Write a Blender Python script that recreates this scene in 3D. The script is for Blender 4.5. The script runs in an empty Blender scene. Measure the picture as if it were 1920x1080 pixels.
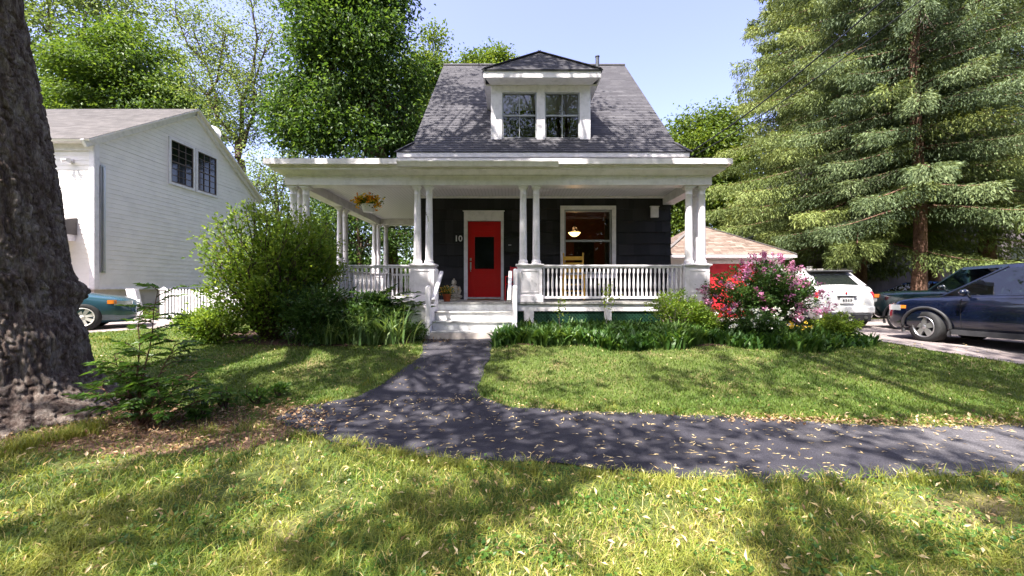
import bpy, math, random
import numpy as np
from mathutils import Vector, noise
random.seed(7); rng = np.random.default_rng(7)
R = math.radians
SC = bpy.context.scene
COL = SC.collection
EYE = 1.05          # eye height over the ground at the porch steps
F = 760.0           # focal length in photograph pixels (1920 wide)

# ------------------------------------------------------------------ camera, sky, sun, exposure
cam_d = bpy.data.cameras.new('camera'); cam = bpy.data.objects.new('camera', cam_d); COL.objects.link(cam)
cam.location = (0, 0, EYE); cam.rotation_euler = (R(90), 0, 0)
cam_d.sensor_width = 36; cam_d.lens = 36*F/1920; cam_d.clip_start = .05; cam_d.clip_end = 2000
SC.camera = cam
SUND = Vector((0.37, 0.49, -1.10)).normalized()      # the way the sunlight travels
world = bpy.data.worlds.new('World'); SC.world = world; world.use_nodes = True
wn = world.node_tree; wn.nodes.clear()
wo = wn.nodes.new('ShaderNodeOutputWorld'); wb = wn.nodes.new('ShaderNodeBackground'); sk = wn.nodes.new('ShaderNodeTexSky')
sk.sky_type = 'NISHITA'; sk.sun_disc = False
sk.sun_elevation = math.asin(-SUND.z); sk.sun_rotation = math.atan2(-SUND.x, -SUND.y)
sk.air_density = 1.0; sk.dust_density = 3.0; sk.ozone_density = 1.0; sk.altitude = 100
wb.inputs['Strength'].default_value = 0.15
hs = wn.nodes.new('ShaderNodeHueSaturation'); hs.inputs['Hue'].default_value = .53; hs.inputs['Saturation'].default_value = 1.0; hs.inputs['Value'].default_value = .87
wn.links.new(sk.outputs[0], hs.inputs['Color']); wn.links.new(hs.outputs[0], wb.inputs[0]); wn.links.new(wb.outputs[0], wo.inputs[0])
sd = bpy.data.lights.new('sun', 'SUN'); sun = bpy.data.objects.new('sun', sd); COL.objects.link(sun)
sd.energy = 5.0; sd.angle = R(.53); sd.color = (1, .94, .85)
sun.rotation_euler = SUND.to_track_quat('-Z', 'Y').to_euler(); sun.location = (0, 0, 30)
SC.view_settings.view_transform = 'Standard'; SC.view_settings.look = 'None'
SC.view_settings.exposure = 2.05; SC.view_settings.gamma = 1
SC.render.engine = 'CYCLES'
SC.cycles.max_bounces = 8; SC.cycles.diffuse_bounces = 4; SC.cycles.transparent_max_bounces = 12
SC.cycles.caustics_reflective = False; SC.cycles.caustics_refractive = False

# ------------------------------------------------------------------ materials
def srgb(r, g, b):
    f = lambda c: (c/255/12.92) if c/255 <= .04045 else ((c/255+.055)/1.055)**2.4
    return (f(r), f(g), f(b))
class NT:
    def __init__(s, name):
        s.m = bpy.data.materials.new(name); s.m.use_nodes = True; s.t = s.m.node_tree; s.t.nodes.clear()
        s.out = s.t.nodes.new('ShaderNodeOutputMaterial')
    def n(s, kind, **kw):
        x = s.t.nodes.new('ShaderNode'+kind)
        for k, v in kw.items():
            if k.startswith('i_'): x.inputs[int(k[2:])].default_value = v
            else: setattr(x, k, v)
        return x
    def l(s, a, b): s.t.links.new(a, b)
    def ramp(s, fac, stops):
        r = s.n('ValToRGB'); e = r.color_ramp.elements
        while len(e) > 1: e.remove(e[-1])
        e[0].position = stops[0][0]; e[0].color = (*stops[0][1], 1)
        for p, c in stops[1:]:
            k = e.new(p); k.color = (*c, 1)
        s.l(fac, r.inputs[0]); return r.outputs[0]
    def noise(s, scale, detail=4, rough=.6, co=None, stretch=None):
        x = s.n('TexNoise'); x.inputs['Scale'].default_value = scale; x.inputs['Detail'].default_value = detail
        x.inputs['Roughness'].default_value = rough
        if co is None: co = s.n('TexCoord').outputs['Object']
        if stretch:
            mp = s.n('Mapping'); mp.inputs['Scale'].default_value = stretch; s.l(co, mp.inputs[0]); co = mp.outputs[0]
        s.l(co, x.inputs['Vector']); return x.outputs[0]
    def mixc(s, fac, a, b, mode='MIX'):
        x = s.n('MixRGB', blend_type=mode)
        for i, v in ((0, fac), (1, a), (2, b)):
            if isinstance(v, (int, float)): x.inputs[i].default_value = v
            elif isinstance(v, tuple): x.inputs[i].default_value = (*v, 1)
            else: s.l(v, x.inputs[i])
        return x.outputs[0]
    def attr(s): return s.n('Attribute', attribute_name='rnd').outputs['Fac']
    def prin(s, color, rough=.6, spec=.4, metal=0, coat=0, bump=None, bstr=.3, bdist=.01, emit=None, estr=0):
        p = s.n('BsdfPrincipled')
        if isinstance(color, tuple): p.inputs['Base Color'].default_value = (*color, 1)
        else: s.l(color, p.inputs['Base Color'])
        if isinstance(rough, (int, float)): p.inputs['Roughness'].default_value = rough
        else: s.l(rough, p.inputs['Roughness'])
        p.inputs['Specular IOR Level'].default_value = spec; p.inputs['Metallic'].default_value = metal
        p.inputs['Coat Weight'].default_value = coat; p.inputs['Coat Roughness'].default_value = .03
        if bump is not None:
            b = s.n('Bump'); b.inputs['Strength'].default_value = bstr; b.inputs['Distance'].default_value = bdist
            s.l(bump, b.inputs['Height']); s.l(b.outputs[0], p.inputs['Normal'])
        if emit: p.inputs['Emission Color'].default_value = (*emit, 1); p.inputs['Emission Strength'].default_value = estr
        s.l(p.outputs[0], s.out.inputs[0]); return s.m
def mul(c, k): return tuple(x*k for x in c)
def painted(name, c, rough=.5, var=.10, scale=6, spec=.35):
    t = NT(name); n = t.noise(scale, 5, .65)
    col = t.ramp(n, [(.3, mul(c, 1-var*1.6)), (.55, c), (.8, mul(c, 1+var*.25))])
    return t.prin(col, rough, spec, bump=t.noise(60, 3, .6), bstr=.08, bdist=.004)
def leafmat(name, stops, trans=.45, rough=.5, patch=None):
    t = NT(name); col = t.ramp(t.attr(), stops)
    if patch:
        n = t.noise(patch[0], 3, .6); f = t.ramp(n, [(.35, (0, 0, 0)), (.65, (1, 1, 1))]); col = t.mixc(f, col, t.mixc(.6, col, patch[1]))
    d = t.n('BsdfPrincipled'); t.l(col, d.inputs['Base Color']); d.inputs['Roughness'].default_value = rough
    d.inputs['Specular IOR Level'].default_value = .3
    tr = t.n('BsdfTranslucent'); tc = t.mixc(1.0, col, (1.35, 1.2, .65), 'MULTIPLY'); t.l(tc, tr.inputs[0])
    mx = t.n('MixShader'); mx.inputs[0].default_value = trans
    t.l(d.outputs[0], mx.inputs[1]); t.l(tr.outputs[0], mx.inputs[2]); t.l(mx.outputs[0], t.out.inputs[0]); return t.m
def shinglemat(name, stops, rough=.85):
    t = NT(name); c = t.ramp(t.attr(), stops); n = t.noise(5, 5, .7)
    c = t.mixc(t.ramp(n, [(.3, (0, 0, 0)), (.8, (1, 1, 1))]), c, t.mixc(.35, c, stops[-1][1]))
    g = t.noise(160, 2, .6); c = t.mixc(.35, c, t.ramp(g, [(.3, (.25, .25, .25)), (.75, (1.6, 1.6, 1.6))]), 'MULTIPLY')
    return t.prin(c, rough, .25, bump=g, bstr=.3, bdist=.004)
M = {}
M['white'] = painted('white_paint', (.71, .675, .705), .45, .13)
M['deck'] = painted('grey_deck_paint', (.34, .33, .32), .55, .3, 9)
M['step'] = painted('worn_white_step_paint', (.68, .68, .69), .5, .18, 7)
t = NT('worn_tread_paint'); n = t.noise(7, 6, .75, stretch=(.5, 3, 3))
M['tread'] = t.prin(t.ramp(n, [(.35, (.16, .15, .14)), (.5, (.45, .44, .43)), (.65, (.62, .62, .62))]), .6, .3)
M['ceiling'] = None
t = NT('beadboard_paint'); co = t.n('TexCoord').outputs['Object']; wv = t.n('TexWave', bands_direction='X'); wv.inputs['Scale'].default_value = 3.6
t.l(co, wv.inputs[0]); g = t.ramp(wv.outputs[0], [(0, (0, 0, 0)), (.08, (1, 1, 1))])
M['ceiling'] = t.prin(t.mixc(g, (.5, .49, .52), (.72, .69, .745)), .5, .3, bump=g, bstr=.5, bdist=.01)
M['dark_shingle'] = shinglemat('charcoal_wall_shingle', [(0, (.013, .012, .014)), (.5, (.019, .018, .020)), (1, (.029, .027, .031))], .6)
M['roof'] = shinglemat('grey_asphalt_shingle', [(0, (.046, .044, .052)), (.5, (.056, .054, .064)), (.9, (.068, .066, .076)), (1, (.085, .082, .092))])
M['roof2'] = shinglemat('pale_grey_shingle', [(0, (.070, .064, .064)), (1, (.118, .108, .108))])
M['roof3'] = shinglemat('tan_shingle', [(0, (.10, .070, .057)), (.5, (.16, .115, .097)), (1, (.23, .18, .155))])
M['clap'] = painted('white_clapboard', (.78, .735, .72), .5, .07, 2)
M['found'] = painted('pale_foundation', (.52, .46, .43), .9, .2, 3)
M['black'] = painted('black_metal', (.015, .015, .017), .4, .2)
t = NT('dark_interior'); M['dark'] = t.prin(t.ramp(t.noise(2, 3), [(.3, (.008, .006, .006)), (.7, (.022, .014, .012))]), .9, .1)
t = NT('room_wall'); M['room'] = t.prin(t.ramp(t.noise(1.5, 3), [(.3, (.06, .018, .010)), (.7, (.11, .035, .018))]), .8, .2)
M['red'] = painted('red_door_paint', (.52, .005, .007), .38, .06, 4)
M['garage_red'] = painted('garage_red_paint', (.50, .02, .03), .5, .1, 4)
M['lattice'] = painted('green_lattice_paint', (.006, .036, .020), .6, .2)
M['grey_trim'] = painted('grey_sash', (.33, .34, .36), .5, .1)
M['steel'] = NT('brushed_steel').prin((.55, .55, .56), .3, .5, 1)
def glass(name, tint, refl, rough=.02):
    t = NT(name); tr = t.n('BsdfTransparent'); tr.inputs[0].default_value = (*tint, 1)
    gl = t.n('BsdfGlossy'); gl.inputs['Roughness'].default_value = rough; gl.inputs[0].default_value = (.95, .97, 1, 1)
    lw = t.n('Fresnel'); lw.inputs[0].default_value = 1.5
    ad = t.n('Math', operation='MULTIPLY_ADD'); t.l(lw.outputs[0], ad.inputs[0]); ad.inputs[1].default_value = 1.0; ad.inputs[2].default_value = refl
    mx = t.n('MixShader'); t.l(ad.outputs[0], mx.inputs[0]); t.l(tr.outputs[0], mx.inputs[1]); t.l(gl.outputs[0], mx.inputs[2])
    t.l(mx.outputs[0], t.out.inputs[0]); return t.m
M['glass'] = glass('window_glass', (.8, .8, .8), 0.0)
M['carglass'] = glass('car_glass', (.30, .40, .38), .02)
M['glassdark'] = NT('dark_glass').prin((.008, .010, .010), .06, .6)
M['brown_sash'] = painted('brown_sash', (.10, .075, .065), .5)
M['blind'] = painted('window_blind', (.42, .40, .34), .8, .15, 3)
M['terracotta'] = painted('terracotta', (.50, .10, .035), .7, .15)
M['pot_white'] = painted('white_pot', (.74, .73, .72), .4, .05)
t = NT('statue_stone'); M['stone'] = t.prin(t.ramp(t.noise(22, 5, .7), [(.3, (.16, .14, .11)), (.6, (.44, .40, .33)), (.8, (.58, .54, .46))]), .9, .2, bump=t.noise(50, 4), bstr=.4, bdist=.008)
M['yellow_wood'] = painted('yellow_wood', (.60, .34, .05), .45, .15, 12)
M['mat'] = painted('coir_mat', (.20, .10, .035), .95, .3, 60)
t = NT('stucco_shaded'); M['stucco'] = t.prin(t.ramp(t.noise(1.2, 8, .72, stretch=(1, 1, .35)), [(.3, (.07, .058, .065)), (.55, (.13, .11, .12)), (.8, (.21, .185, .195))]), .95, .2, bump=t.noise(20, 4), bstr=.4, bdist=.01)  # wall tone lowered to carry the shade of the spruces
# ground materials
t = NT('asphalt'); co = t.n('TexCoord').outputs['Object']
big = t.ramp(t.noise(1.1, 5, .65), [(.30, (.024, .022, .032)), (.5, (.036, .034, .046)), (.62, (.056, .052, .062)), (.75, (.085, .080, .085))])
agg = t.ramp(t.noise(140, 2, .7), [(.42, (.35, .35, .35)), (.6, (1, 1, 1)), (.75, (2.6, 2.6, 2.6))])
M['asphalt'] = t.prin(t.mixc(.8, big, agg, 'MULTIPLY'), .85, .3, bump=t.noise(140, 2, .7), bstr=.7, bdist=.006)
t = NT('old_asphalt')
big = t.ramp(t.noise(.9, 6, .7), [(.35, (.06, .056, .068)), (.62, (.115, .108, .118))])
agg = t.ramp(t.noise(90, 2, .7), [(.42, (.4, .4, .4)), (.6, (1, 1, 1)), (.75, (1.9, 1.8, 1.8))])
M['asphalt_old'] = t.prin(t.mixc(.7, big, agg, 'MULTIPLY'), .9, .25, bump=t.noise(90, 2, .7), bstr=.8, bdist=.01)
t = NT('driveway_gravel')
big = t.ramp(t.noise(.8, 6, .7), [(.35, (.18, .15, .15)), (.62, (.29, .25, .245))])
agg = t.ramp(t.noise(60, 3, .75), [(.38, (.45, .43, .42)), (.6, (1, 1, 1)), (.75, (1.4, 1.4, 1.4))])
M['drive'] = t.prin(t.mixc(.7, big, agg, 'MULTIPLY'), .95, .2, bump=t.noise(60, 3, .7), bstr=.6, bdist=.01)
t = NT('lawn_soil'); n = t.noise(1.3, 6, .7)
c = t.ramp(n, [(.3, (.060, .085, .022)), (.5, (.09, .115, .032)), (.62, (.16, .14, .06)), (.78, (.24, .17, .11))])
c = t.mixc(.8, c, t.ramp(t.noise(45, 4, .8), [(.35, (.35, .35, .35)), (.6, (1, 1, 1)), (.8, (1.7, 1.7, 1.5))]), 'MULTIPLY')
M['soil'] = t.prin(c, .95, .15, bump=t.noise(40, 4, .7), bstr=.8, bdist=.02)
t = NT('leaf_litter_soil')
c = t.ramp(t.noise(35, 4, .8), [(.3, (.05, .03, .02)), (.5, (.14, .085, .06)), (.7, (.28, .17, .13))])
M['litter_soil'] = t.prin(c, .95, .15, bump=t.noise(35, 4, .7), bstr=.8, bdist=.02)
t = NT('mulch'); M['mulch'] = t.prin(t.ramp(t.noise(40, 4, .8), [(.3, (.02, .013, .01)), (.7, (.09, .055, .04))]), .95, .15)
# bark
def bark(name, cols, sc=9, st=(1, 1, .28)):
    t = NT(name); n = t.noise(sc, 6, .75, stretch=st); n2 = t.noise(sc*6, 4, .7, stretch=st)
    c = t.ramp(n, cols); c = t.mixc(.7, c, t.ramp(n2, [(.35, (.3, .28, .28)), (.6, (1, 1, 1)), (.8, (1.8, 1.75, 1.7))]), 'MULTIPLY')
    return t.prin(c, .95, .15, bump=n2, bstr=.9, bdist=.02)
M['bark_big'] = bark('maple_bark', [(.3, (.035, .024, .02)), (.45, (.11, .080, .070)), (.57, (.21, .175, .155)), (.75, (.36, .32, .30))], 11, (1, 1, .22))
M['bark'] = bark('brown_bark', [(.3, (.05, .035, .025)), (.7, (.15, .105, .08))])
M['bark_spruce'] = bark('spruce_bark', [(.3, (.06, .032, .024)), (.55, (.20, .115, .085)), (.75, (.30, .20, .15))], 5, (1, 1, .8))
M['bark_grey'] = bark('grey_bark', [(.3, (.10, .08, .07)), (.7, (.24, .20, .18))])
M['twig'] = bark('pale_twig', [(.3, (.16, .13, .11)), (.7, (.34, .29, .25))])
G = lambda *s: list(s)
M['lf_maple'] = leafmat('maple_leaf', G((0, (.030, .065, .010)), (.5, (.065, .12, .018)), (1, (.125, .19, .035))), .48)
M['lf_dark'] = leafmat('dark_maple_leaf', G((0, (.020, .050, .010)), (.5, (.045, .095, .018)), (1, (.11, .18, .035))), .5)
M['lf_pale'] = leafmat('pale_willow_leaf', G((0, (.075, .12, .035)), (.6, (.13, .19, .06)), (1, (.20, .26, .10))), .5)
M['lf_bright'] = leafmat('bright_leaf', G((0, (.05, .09, .012)), (.5, (.09, .145, .02)), (1, (.155, .21, .035))), .48)
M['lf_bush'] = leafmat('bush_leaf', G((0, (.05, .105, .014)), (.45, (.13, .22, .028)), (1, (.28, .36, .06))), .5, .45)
M['lf_under'] = leafmat('undershrub_leaf', G((0, (.025, .06, .015)), (.6, (.05, .105, .025)), (1, (.10, .17, .045))), .4, .4)
M['lf_lily'] = leafmat('lily_leaf', G((0, (.020, .060, .012)), (.5, (.045, .105, .02)), (1, (.12, .20, .05))), .42, .45)
M['lf_strap'] = leafmat('strap_leaf', G((0, (.07, .14, .04)), (.6, (.13, .21, .07)), (1, (.22, .30, .12))), .4, .4)
M['lf_sap'] = leafmat('sapling_leaf', G((0, (.03, .09, .018)), (1, (.11, .21, .035))), .45, .4)
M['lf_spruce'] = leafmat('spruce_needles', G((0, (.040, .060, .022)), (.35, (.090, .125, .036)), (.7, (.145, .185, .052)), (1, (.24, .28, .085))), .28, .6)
M['lf_spruce_b'] = leafmat('blue_spruce_needles', G((0, (.036, .058, .028)), (.5, (.082, .12, .050)), (1, (.175, .22, .095))), .28, .6)
M['grass'] = leafmat('lawn_grass', G((0, (.045, .10, .012)), (.5, (.080, .145, .022)), (.82, (.15, .21, .035)), (.95, (.27, .24, .09)), (1, (.34, .28, .14))), .35, .5, (1.1, (.13, .17, .03)))
M['grass_long'] = leafmat('long_grass', G((0, (.035, .085, .014)), (.42, (.085, .155, .02)), (.64, (.20, .25, .03)), (.82, (.42, .33, .11)), (1, (.58, .46, .25))), .35, .5, (1.0, (.34, .33, .065)))
M['key'] = leafmat('maple_key', G((0, (.33, .22, .10)), (.5, (.52, .40, .21)), (1, (.66, .55, .36))), .2, .7)
M['leaf_brown'] = leafmat('dead_leaf', G((0, (.14, .07, .035)), (.5, (.30, .18, .10)), (1, (.50, .38, .25))), .15, .7)
M['fl_pink'] = leafmat('lilac_petal', G((0, (.30, .07, .20)), (.5, (.46, .17, .34)), (1, (.66, .38, .53))), .3)
M['fl_red'] = leafmat('azalea_petal', G((0, (.70, .03, .05)), (1, (.85, .10, .12))), .3)
M['fl_white'] = leafmat('white_petal', G((0, (.7, .7, .66)), (1, (.85, .85, .82))), .3)
M['fl_yellow'] = leafmat('yellow_petal', G((0, (.75, .25, .01)), (.5, (.88, .50, .03)), (1, (.92, .74, .10))), .25)

# ------------------------------------------------------------------ mesh tools
def unit(a): return a/np.maximum(np.linalg.norm(a, axis=-1, keepdims=True), 1e-9)
class MB:
    def __init__(s): s.v = []; s.f = []; s.r = []; s.mi = []; s.sm = []; s.n = 0
    def add(s, V, Fc, rnd=None, mi=0, smooth=False):     # V (n,3), Fc (m,k)
        V = np.asarray(V, float).reshape(-1, 3); Fc = np.asarray(Fc, int)
        if len(Fc) == 0: return
        s.v.append(V); s.f.append(Fc+s.n); s.n += len(V)
        m = len(Fc)
        s.r.append(np.full(m, random.random()) if rnd is None else np.broadcast_to(np.asarray(rnd, float), (m,)))
        s.mi.append(np.full(m, mi)); s.sm.append(np.full(m, smooth))
    def box(s, x0, x1, y0, y1, z0, z1, mi=0, rnd=None):
        s.add([(x0, y0, z0), (x1, y0, z0), (x1, y1, z0), (x0, y1, z0), (x0, y0, z1), (x1, y0, z1), (x1, y1, z1), (x0, y1, z1)],
              [(0, 3, 2, 1), (4, 5, 6, 7), (0, 1, 5, 4), (1, 2, 6, 5), (2, 3, 7, 6), (3, 0, 4, 7)], rnd, mi)
    def hexa(s, P8, mi=0):
        s.add(P8, [(0, 3, 2, 1), (4, 5, 6, 7), (0, 1, 5, 4), (1, 2, 6, 5), (2, 3, 7, 6), (3, 0, 4, 7)], None, mi)
    def lbox(s, Fr, u0, u1, v0, v1, n0, n1, mi=0):       # box in a wall's own frame: along, up, outward
        O, U, V, N = Fr; p = lambda u, v, n: tuple(O+U*u+V*v+N*n)
        s.hexa([p(u0, v0, n0), p(u1, v0, n0), p(u1, v0, n1), p(u0, v0, n1), p(u0, v1, n0), p(u1, v1, n0), p(u1, v1, n1), p(u0, v1, n1)], mi)
    def bar(s, a, b, w, h, mi=0, up=(0, 0, 1)):
        a = np.array(a, float); b = np.array(b, float); d = unit(b-a); up = np.array(up, float)
        if abs(d@up) > .99: up = np.array((0, 1., 0))
        sd_ = unit(np.cross(d, up))*w/2; uu = unit(np.cross(sd_, d))*h/2
        s.hexa([a-sd_-uu, a+sd_-uu, b+sd_-uu, b-sd_-uu, a-sd_+uu, a+sd_+uu, b+sd_+uu, b-sd_+uu], mi)
    def tube(s, pts, rad, n=8, mi=0, rnd=None, caps=True):
        pts = np.array(pts, float); m = len(pts); rad = np.broadcast_to(np.array(rad, float), (m,))
        tg = unit(np.gradient(pts, axis=0)); ref = np.array((0, 0, 1.)) if abs(unit(pts[-1]-pts[0])[2]) < .8 else np.array((1., 0, 0))
        a = unit(np.cross(tg, ref)); b = np.cross(tg, a); th = np.linspace(0, 2*math.pi, n, endpoint=False)
        V = pts[:, None]+rad[:, None, None]*(np.cos(th)[None, :, None]*a[:, None]+np.sin(th)[None, :, None]*b[:, None])
        i = np.arange(m-1)[:, None]*n; j = np.arange(n)[None]; j2 = (j+1) % n
        Fq = np.stack([i+j, i+n+j, i+n+j2, i+j2], -1).reshape(-1, 4)
        s.add(V.reshape(-1, 3), Fq, rnd, mi, True)
        if caps:
            c = len(V.reshape(-1, 3)); s.add([*V[0], pts[0]], [(k, (k+1) % n, n) for k in range(n)], rnd, mi); s.add([*V[-1], pts[-1]], [((k+1) % n, k, n) for k in range(n)], rnd, mi)
    def lathe(s, prof, c=(0, 0, 0), n=16, mi=0, axis='z', smooth=True, rnd=None):  # prof: (r, h)
        th = np.linspace(0, 2*math.pi, n, endpoint=False); V = []
        for r, h in prof:
            x, y = r*np.cos(th), r*np.sin(th); z = np.full(n, h)
            V.append(np.stack({'z': (x, y, z), 'y': (x, z, y), 'x': (z, x, y)}[axis], -1)+np.array(c))
        V = np.array(V); m = len(prof); i = np.arange(m-1)[:, None]*n; j = np.arange(n)[None]; j2 = (j+1) % n
        Fq = np.stack([i+j, i+j2, i+n+j2, i+n+j], -1).reshape(-1, 4)
        s.add(V.reshape(-1, 3), Fq, rnd, mi, smooth)
    def ball(s, c, r, n=12, m=8, mi=0, sq=(1, 1, 1), rnd=None):
        ph = np.linspace(0, math.pi, m); th = np.linspace(0, 2*math.pi, n, endpoint=False)
        V = np.stack([np.sin(ph)[:, None]*np.cos(th)*r*sq[0]+c[0], np.sin(ph)[:, None]*np.sin(th)*r*sq[1]+c[1], np.repeat(np.cos(ph)[:, None], n, 1)*r*sq[2]+c[2]], -1)
        i = np.arange(m-1)[:, None]*n; j = np.arange(n)[None]; j2 = (j+1) % n
        s.add(V.reshape(-1, 3), np.stack([i+j, i+n+j, i+n+j2, i+j2], -1).reshape(-1, 4), rnd, mi, True)
    def build(s, name, mats, parent=None, bevel=0):
        me = bpy.data.meshes.new(name)
        V = np.concatenate(s.v); me.vertices.add(len(V)); me.vertices.foreach_set('co', V.astype(np.float32).ravel())
        ks = np.concatenate([np.full(len(f), f.shape[1]) for f in s.f]); loops = np.concatenate([f.ravel() for f in s.f])
        me.loops.add(len(loops)); me.loops.foreach_set('vertex_index', loops.astype(np.int32))
        me.polygons.add(len(ks)); st = np.concatenate([[0], np.cumsum(ks)[:-1]])
        me.polygons.foreach_set('loop_start', st.astype(np.int32))
        me.update(calc_edges=True)
        me.polygons.foreach_set('use_smooth', np.concatenate(s.sm)); me.polygons.foreach_set('material_index', np.concatenate(s.mi).astype(np.int32))
        at = me.attributes.new('rnd', 'FLOAT', 'FACE'); at.data.foreach_set('value', np.concatenate(s.r).astype(np.float32))
        for mm in (mats if isinstance(mats, (list, tuple)) else [mats]): me.materials.append(M[mm] if isinstance(mm, str) else mm)
        me.validate()
        o = bpy.data.objects.new(name, me); COL.objects.link(o)
        if parent: o.parent = parent
        if bevel:
            b = o.modifiers.new('bevel', 'BEVEL'); b.width = bevel; b.segments = 1; b.limit_method = 'ANGLE'
        return o
def tag(o, label=None, cat=None, group=None, kind=None):
    if label: o['label'] = label
    if cat: o['category'] = cat
    if group: o['group'] = group
    if kind: o['kind'] = kind
    return o
def thing(name, label, cat, loc=(0, 0, 0), rz=0, group=None):
    o = bpy.data.objects.new(name, None); COL.objects.link(o); o.empty_display_size = .2
    o.location = loc; o.rotation_euler = (0, 0, rz); return tag(o, label, cat, group)
def copy_part(o, parent, loc=None, rz=None):
    c = o.copy(); COL.objects.link(c); c.parent = parent
    if loc is not None: c.location = loc
    if rz is not None: c.rotation_euler = (0, 0, rz)
    return c
def W(x, y, Y): return np.array(((x-960)/F*Y, Y, EYE-(y-540)/F*Y))
def frame(O, U, N, V=(0, 0, 1)): return (np.array(O, float), np.array(U, float), np.array(V, float), np.array(N, float))

# leaf-sized faces
def leaves(mb, P, size, A=None, droop=.3, up=.8, aspect=.55, fold=.15, jit=.35, mi=0, rnd=None, smin=.6):
    n = len(P)
    if n == 0: return
    if A is None: A = rng.normal(size=(n, 3))*(1, 1, .5)
    A = unit(A+rng.normal(size=(n, 3))*jit); A[:, 2] -= droop; A = unit(A)
    N = unit(rng.normal(size=(n, 3))*.6+np.array((0, 0, up))); Wd = unit(np.cross(N, A)); Nn = np.cross(A, Wd)
    L = size*(smin+(1.35-smin)*rng.random((n, 1))); w = L*aspect*.5
    b = P; m = P+A*L*.45-Nn*L*fold*0; tp = P+A*L
    V = np.stack([b, m+Wd*w+Nn*L*fold, tp, m-Wd*w+Nn*L*fold], 1).reshape(-1, 3)
    Fq = np.arange(4*n).reshape(n, 4)
    mb.add(V, Fq, rng.random(n) if rnd is None else rnd, mi)
def blades(mb, P, H, Wd, lean=.5, seg=3, mi=0, rnd=None, dirs=None, round_=False, curl=1.0):
    n = len(P); a = rng.random(n)*2*math.pi
    D = np.stack([np.cos(a), np.sin(a), 0*a], -1) if dirs is None else dirs
    S = np.stack([-D[:, 1], D[:, 0], 0*a], -1); tw = (rng.random((n, 1))-.5)*2.0
    S = unit(S+D*tw)
    H = np.broadcast_to(np.asarray(H, float), (n,))[:, None]; Wd = np.broadcast_to(np.asarray(Wd, float), (n,))[:, None]
    ln = (lean*(.3+rng.random((n, 1))*1.0))
    rows = []
    for k in range(seg+1):
        t_ = k/seg
        c = P+D*H*ln*t_**1.8+np.array((0, 0, 1.))*H*(t_-curl*.35*ln*t_**3)
        w = (math.sin(math.pi*min(1, .12+.88*t_))**.8 if round_ else (1-t_**1.6)) + .03
        rows.append(c-S*Wd*w*.5); rows.append(c+S*Wd*w*.5)
    V = np.stack(rows, 1); m = 2*(seg+1)
    base = (np.arange(n)*m)[:, None]
    Fq = np.concatenate([base+np.array([2*k, 2*k+1, 2*k+3, 2*k+2]) for k in range(seg)], 0)
    r = rng.random(n) if rnd is None else rnd
    mb.add(V.reshape(-1, 3), Fq, np.tile(r, seg), mi)

# shingle / clapboard courses over a convex polygon lying in a plane
def extent(poly, v):
    us = []
    for i in range(len(poly)):
        (a, b), (c, d) = poly[i], poly[(i+1) % len(poly)]
        if (b-v)*(d-v) <= 0 and b != d: us.append(a+(c-a)*(v-b)/(d-b))
    return (min(us), max(us)) if len(us) > 1 else None
def courses(mb, Fr, poly, e, w, th=.012, gap=.004, vb=None, jit=0, wj=.3, mi=0, off=0):
    O, U, V, N = Fr; vs = [p[1] for p in poly]; v0, v1 = min(vs), max(vs)
    if vb is None: vb = v0
    k = math.floor((v0-vb)/e+1e-6)
    while vb+k*e < v1-1e-6:
        a = max(vb+k*e, v0)+1e-5; b = min(vb+(k+1)*e, v1)-1e-5; k += 1
        if b-a < .004: continue
        e0, e1 = extent(poly, a), extent(poly, b)
        if not e0 or not e1: continue
        lo, hi = min(e0[0], e1[0]), max(e0[1], e1[1]); u = lo-random.random()*w
        while u < hi:
            u2 = u+w*(1+wj*(random.random()-.5)*2)
            p = [max(u+gap/2, e0[0]), min(u2-gap/2, e0[1]), min(u2-gap/2, e1[1]), max(u+gap/2, e1[0])]
            u = u2
            if p[1] <= p[0] and p[2] <= p[3]: continue
            if p[1] < p[0]: p[0] = p[1] = (p[0]+p[1])/2
            if p[2] < p[3]: p[2] = p[3] = (p[2]+p[3])/2
            j = random.random()*jit
            q = lambda uu, vv, nn: O+U*uu+V*vv+N*(nn+off)
            mb.add([q(p[0], a-j, th), q(p[1], a-j, th), q(p[2], b, .002), q(p[3], b, .002), q(p[0], a-j, 0), q(p[1], a-j, 0)],
                   [(0, 1, 2, 3), (4, 5, 1, 0)], None, mi)
def poly_face(mb, Fr, poly, n=0, mi=0):
    O, U, V, N = Fr; P = [O+U*u+V*v+N*n for u, v in poly]; k = len(P)
    mb.add(P, [tuple(range(k))], None, mi)

# ------------------------------------------------------------------ terrain
def sm(a, b, x): t_ = np.clip((x-a)/(b-a), 0, 1); return t_*t_*(3-2*t_)
def gz(X, Y):
    X = np.asarray(X, float); Y = np.asarray(Y, float)
    z = -.45+.50*sm(4.6, 8.3, Y)
    z = z-.035*np.clip(X-4.5, 0, 5)*sm(5, 8, Y)
    z = z+.015*np.sin(X*.9+1)*np.sin(Y*1.1)*(1-sm(5, 7, Y)*.7)+.01*np.sin(X*2.3+Y*1.7)
    return z
def GP(x, y):       # the ground point seen at a photo pixel
    lo, hi = 1.0, 60.0
    for _ in range(50):
        m = (lo+hi)/2; p = W(x, y, m)
        if p[2] > gz(p[0], m): lo = m
        else: hi = m
    return np.array((W(x, y, lo)[0], lo))
def inpoly(P, poly):
    x, y = P[:, 0], P[:, 1]; ins = np.zeros(len(P), bool); n = len(poly)
    for i in range(n):
        (x1, y1), (x2, y2) = poly[i], poly[(i+1) % n]
        c = ((y1 > y) != (y2 > y)); xx = (x2-x1)*(y-y1)/((y2-y1) if y2 != y1 else 1e-9)+x1
        ins ^= c & (x < xx)
    return ins
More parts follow.
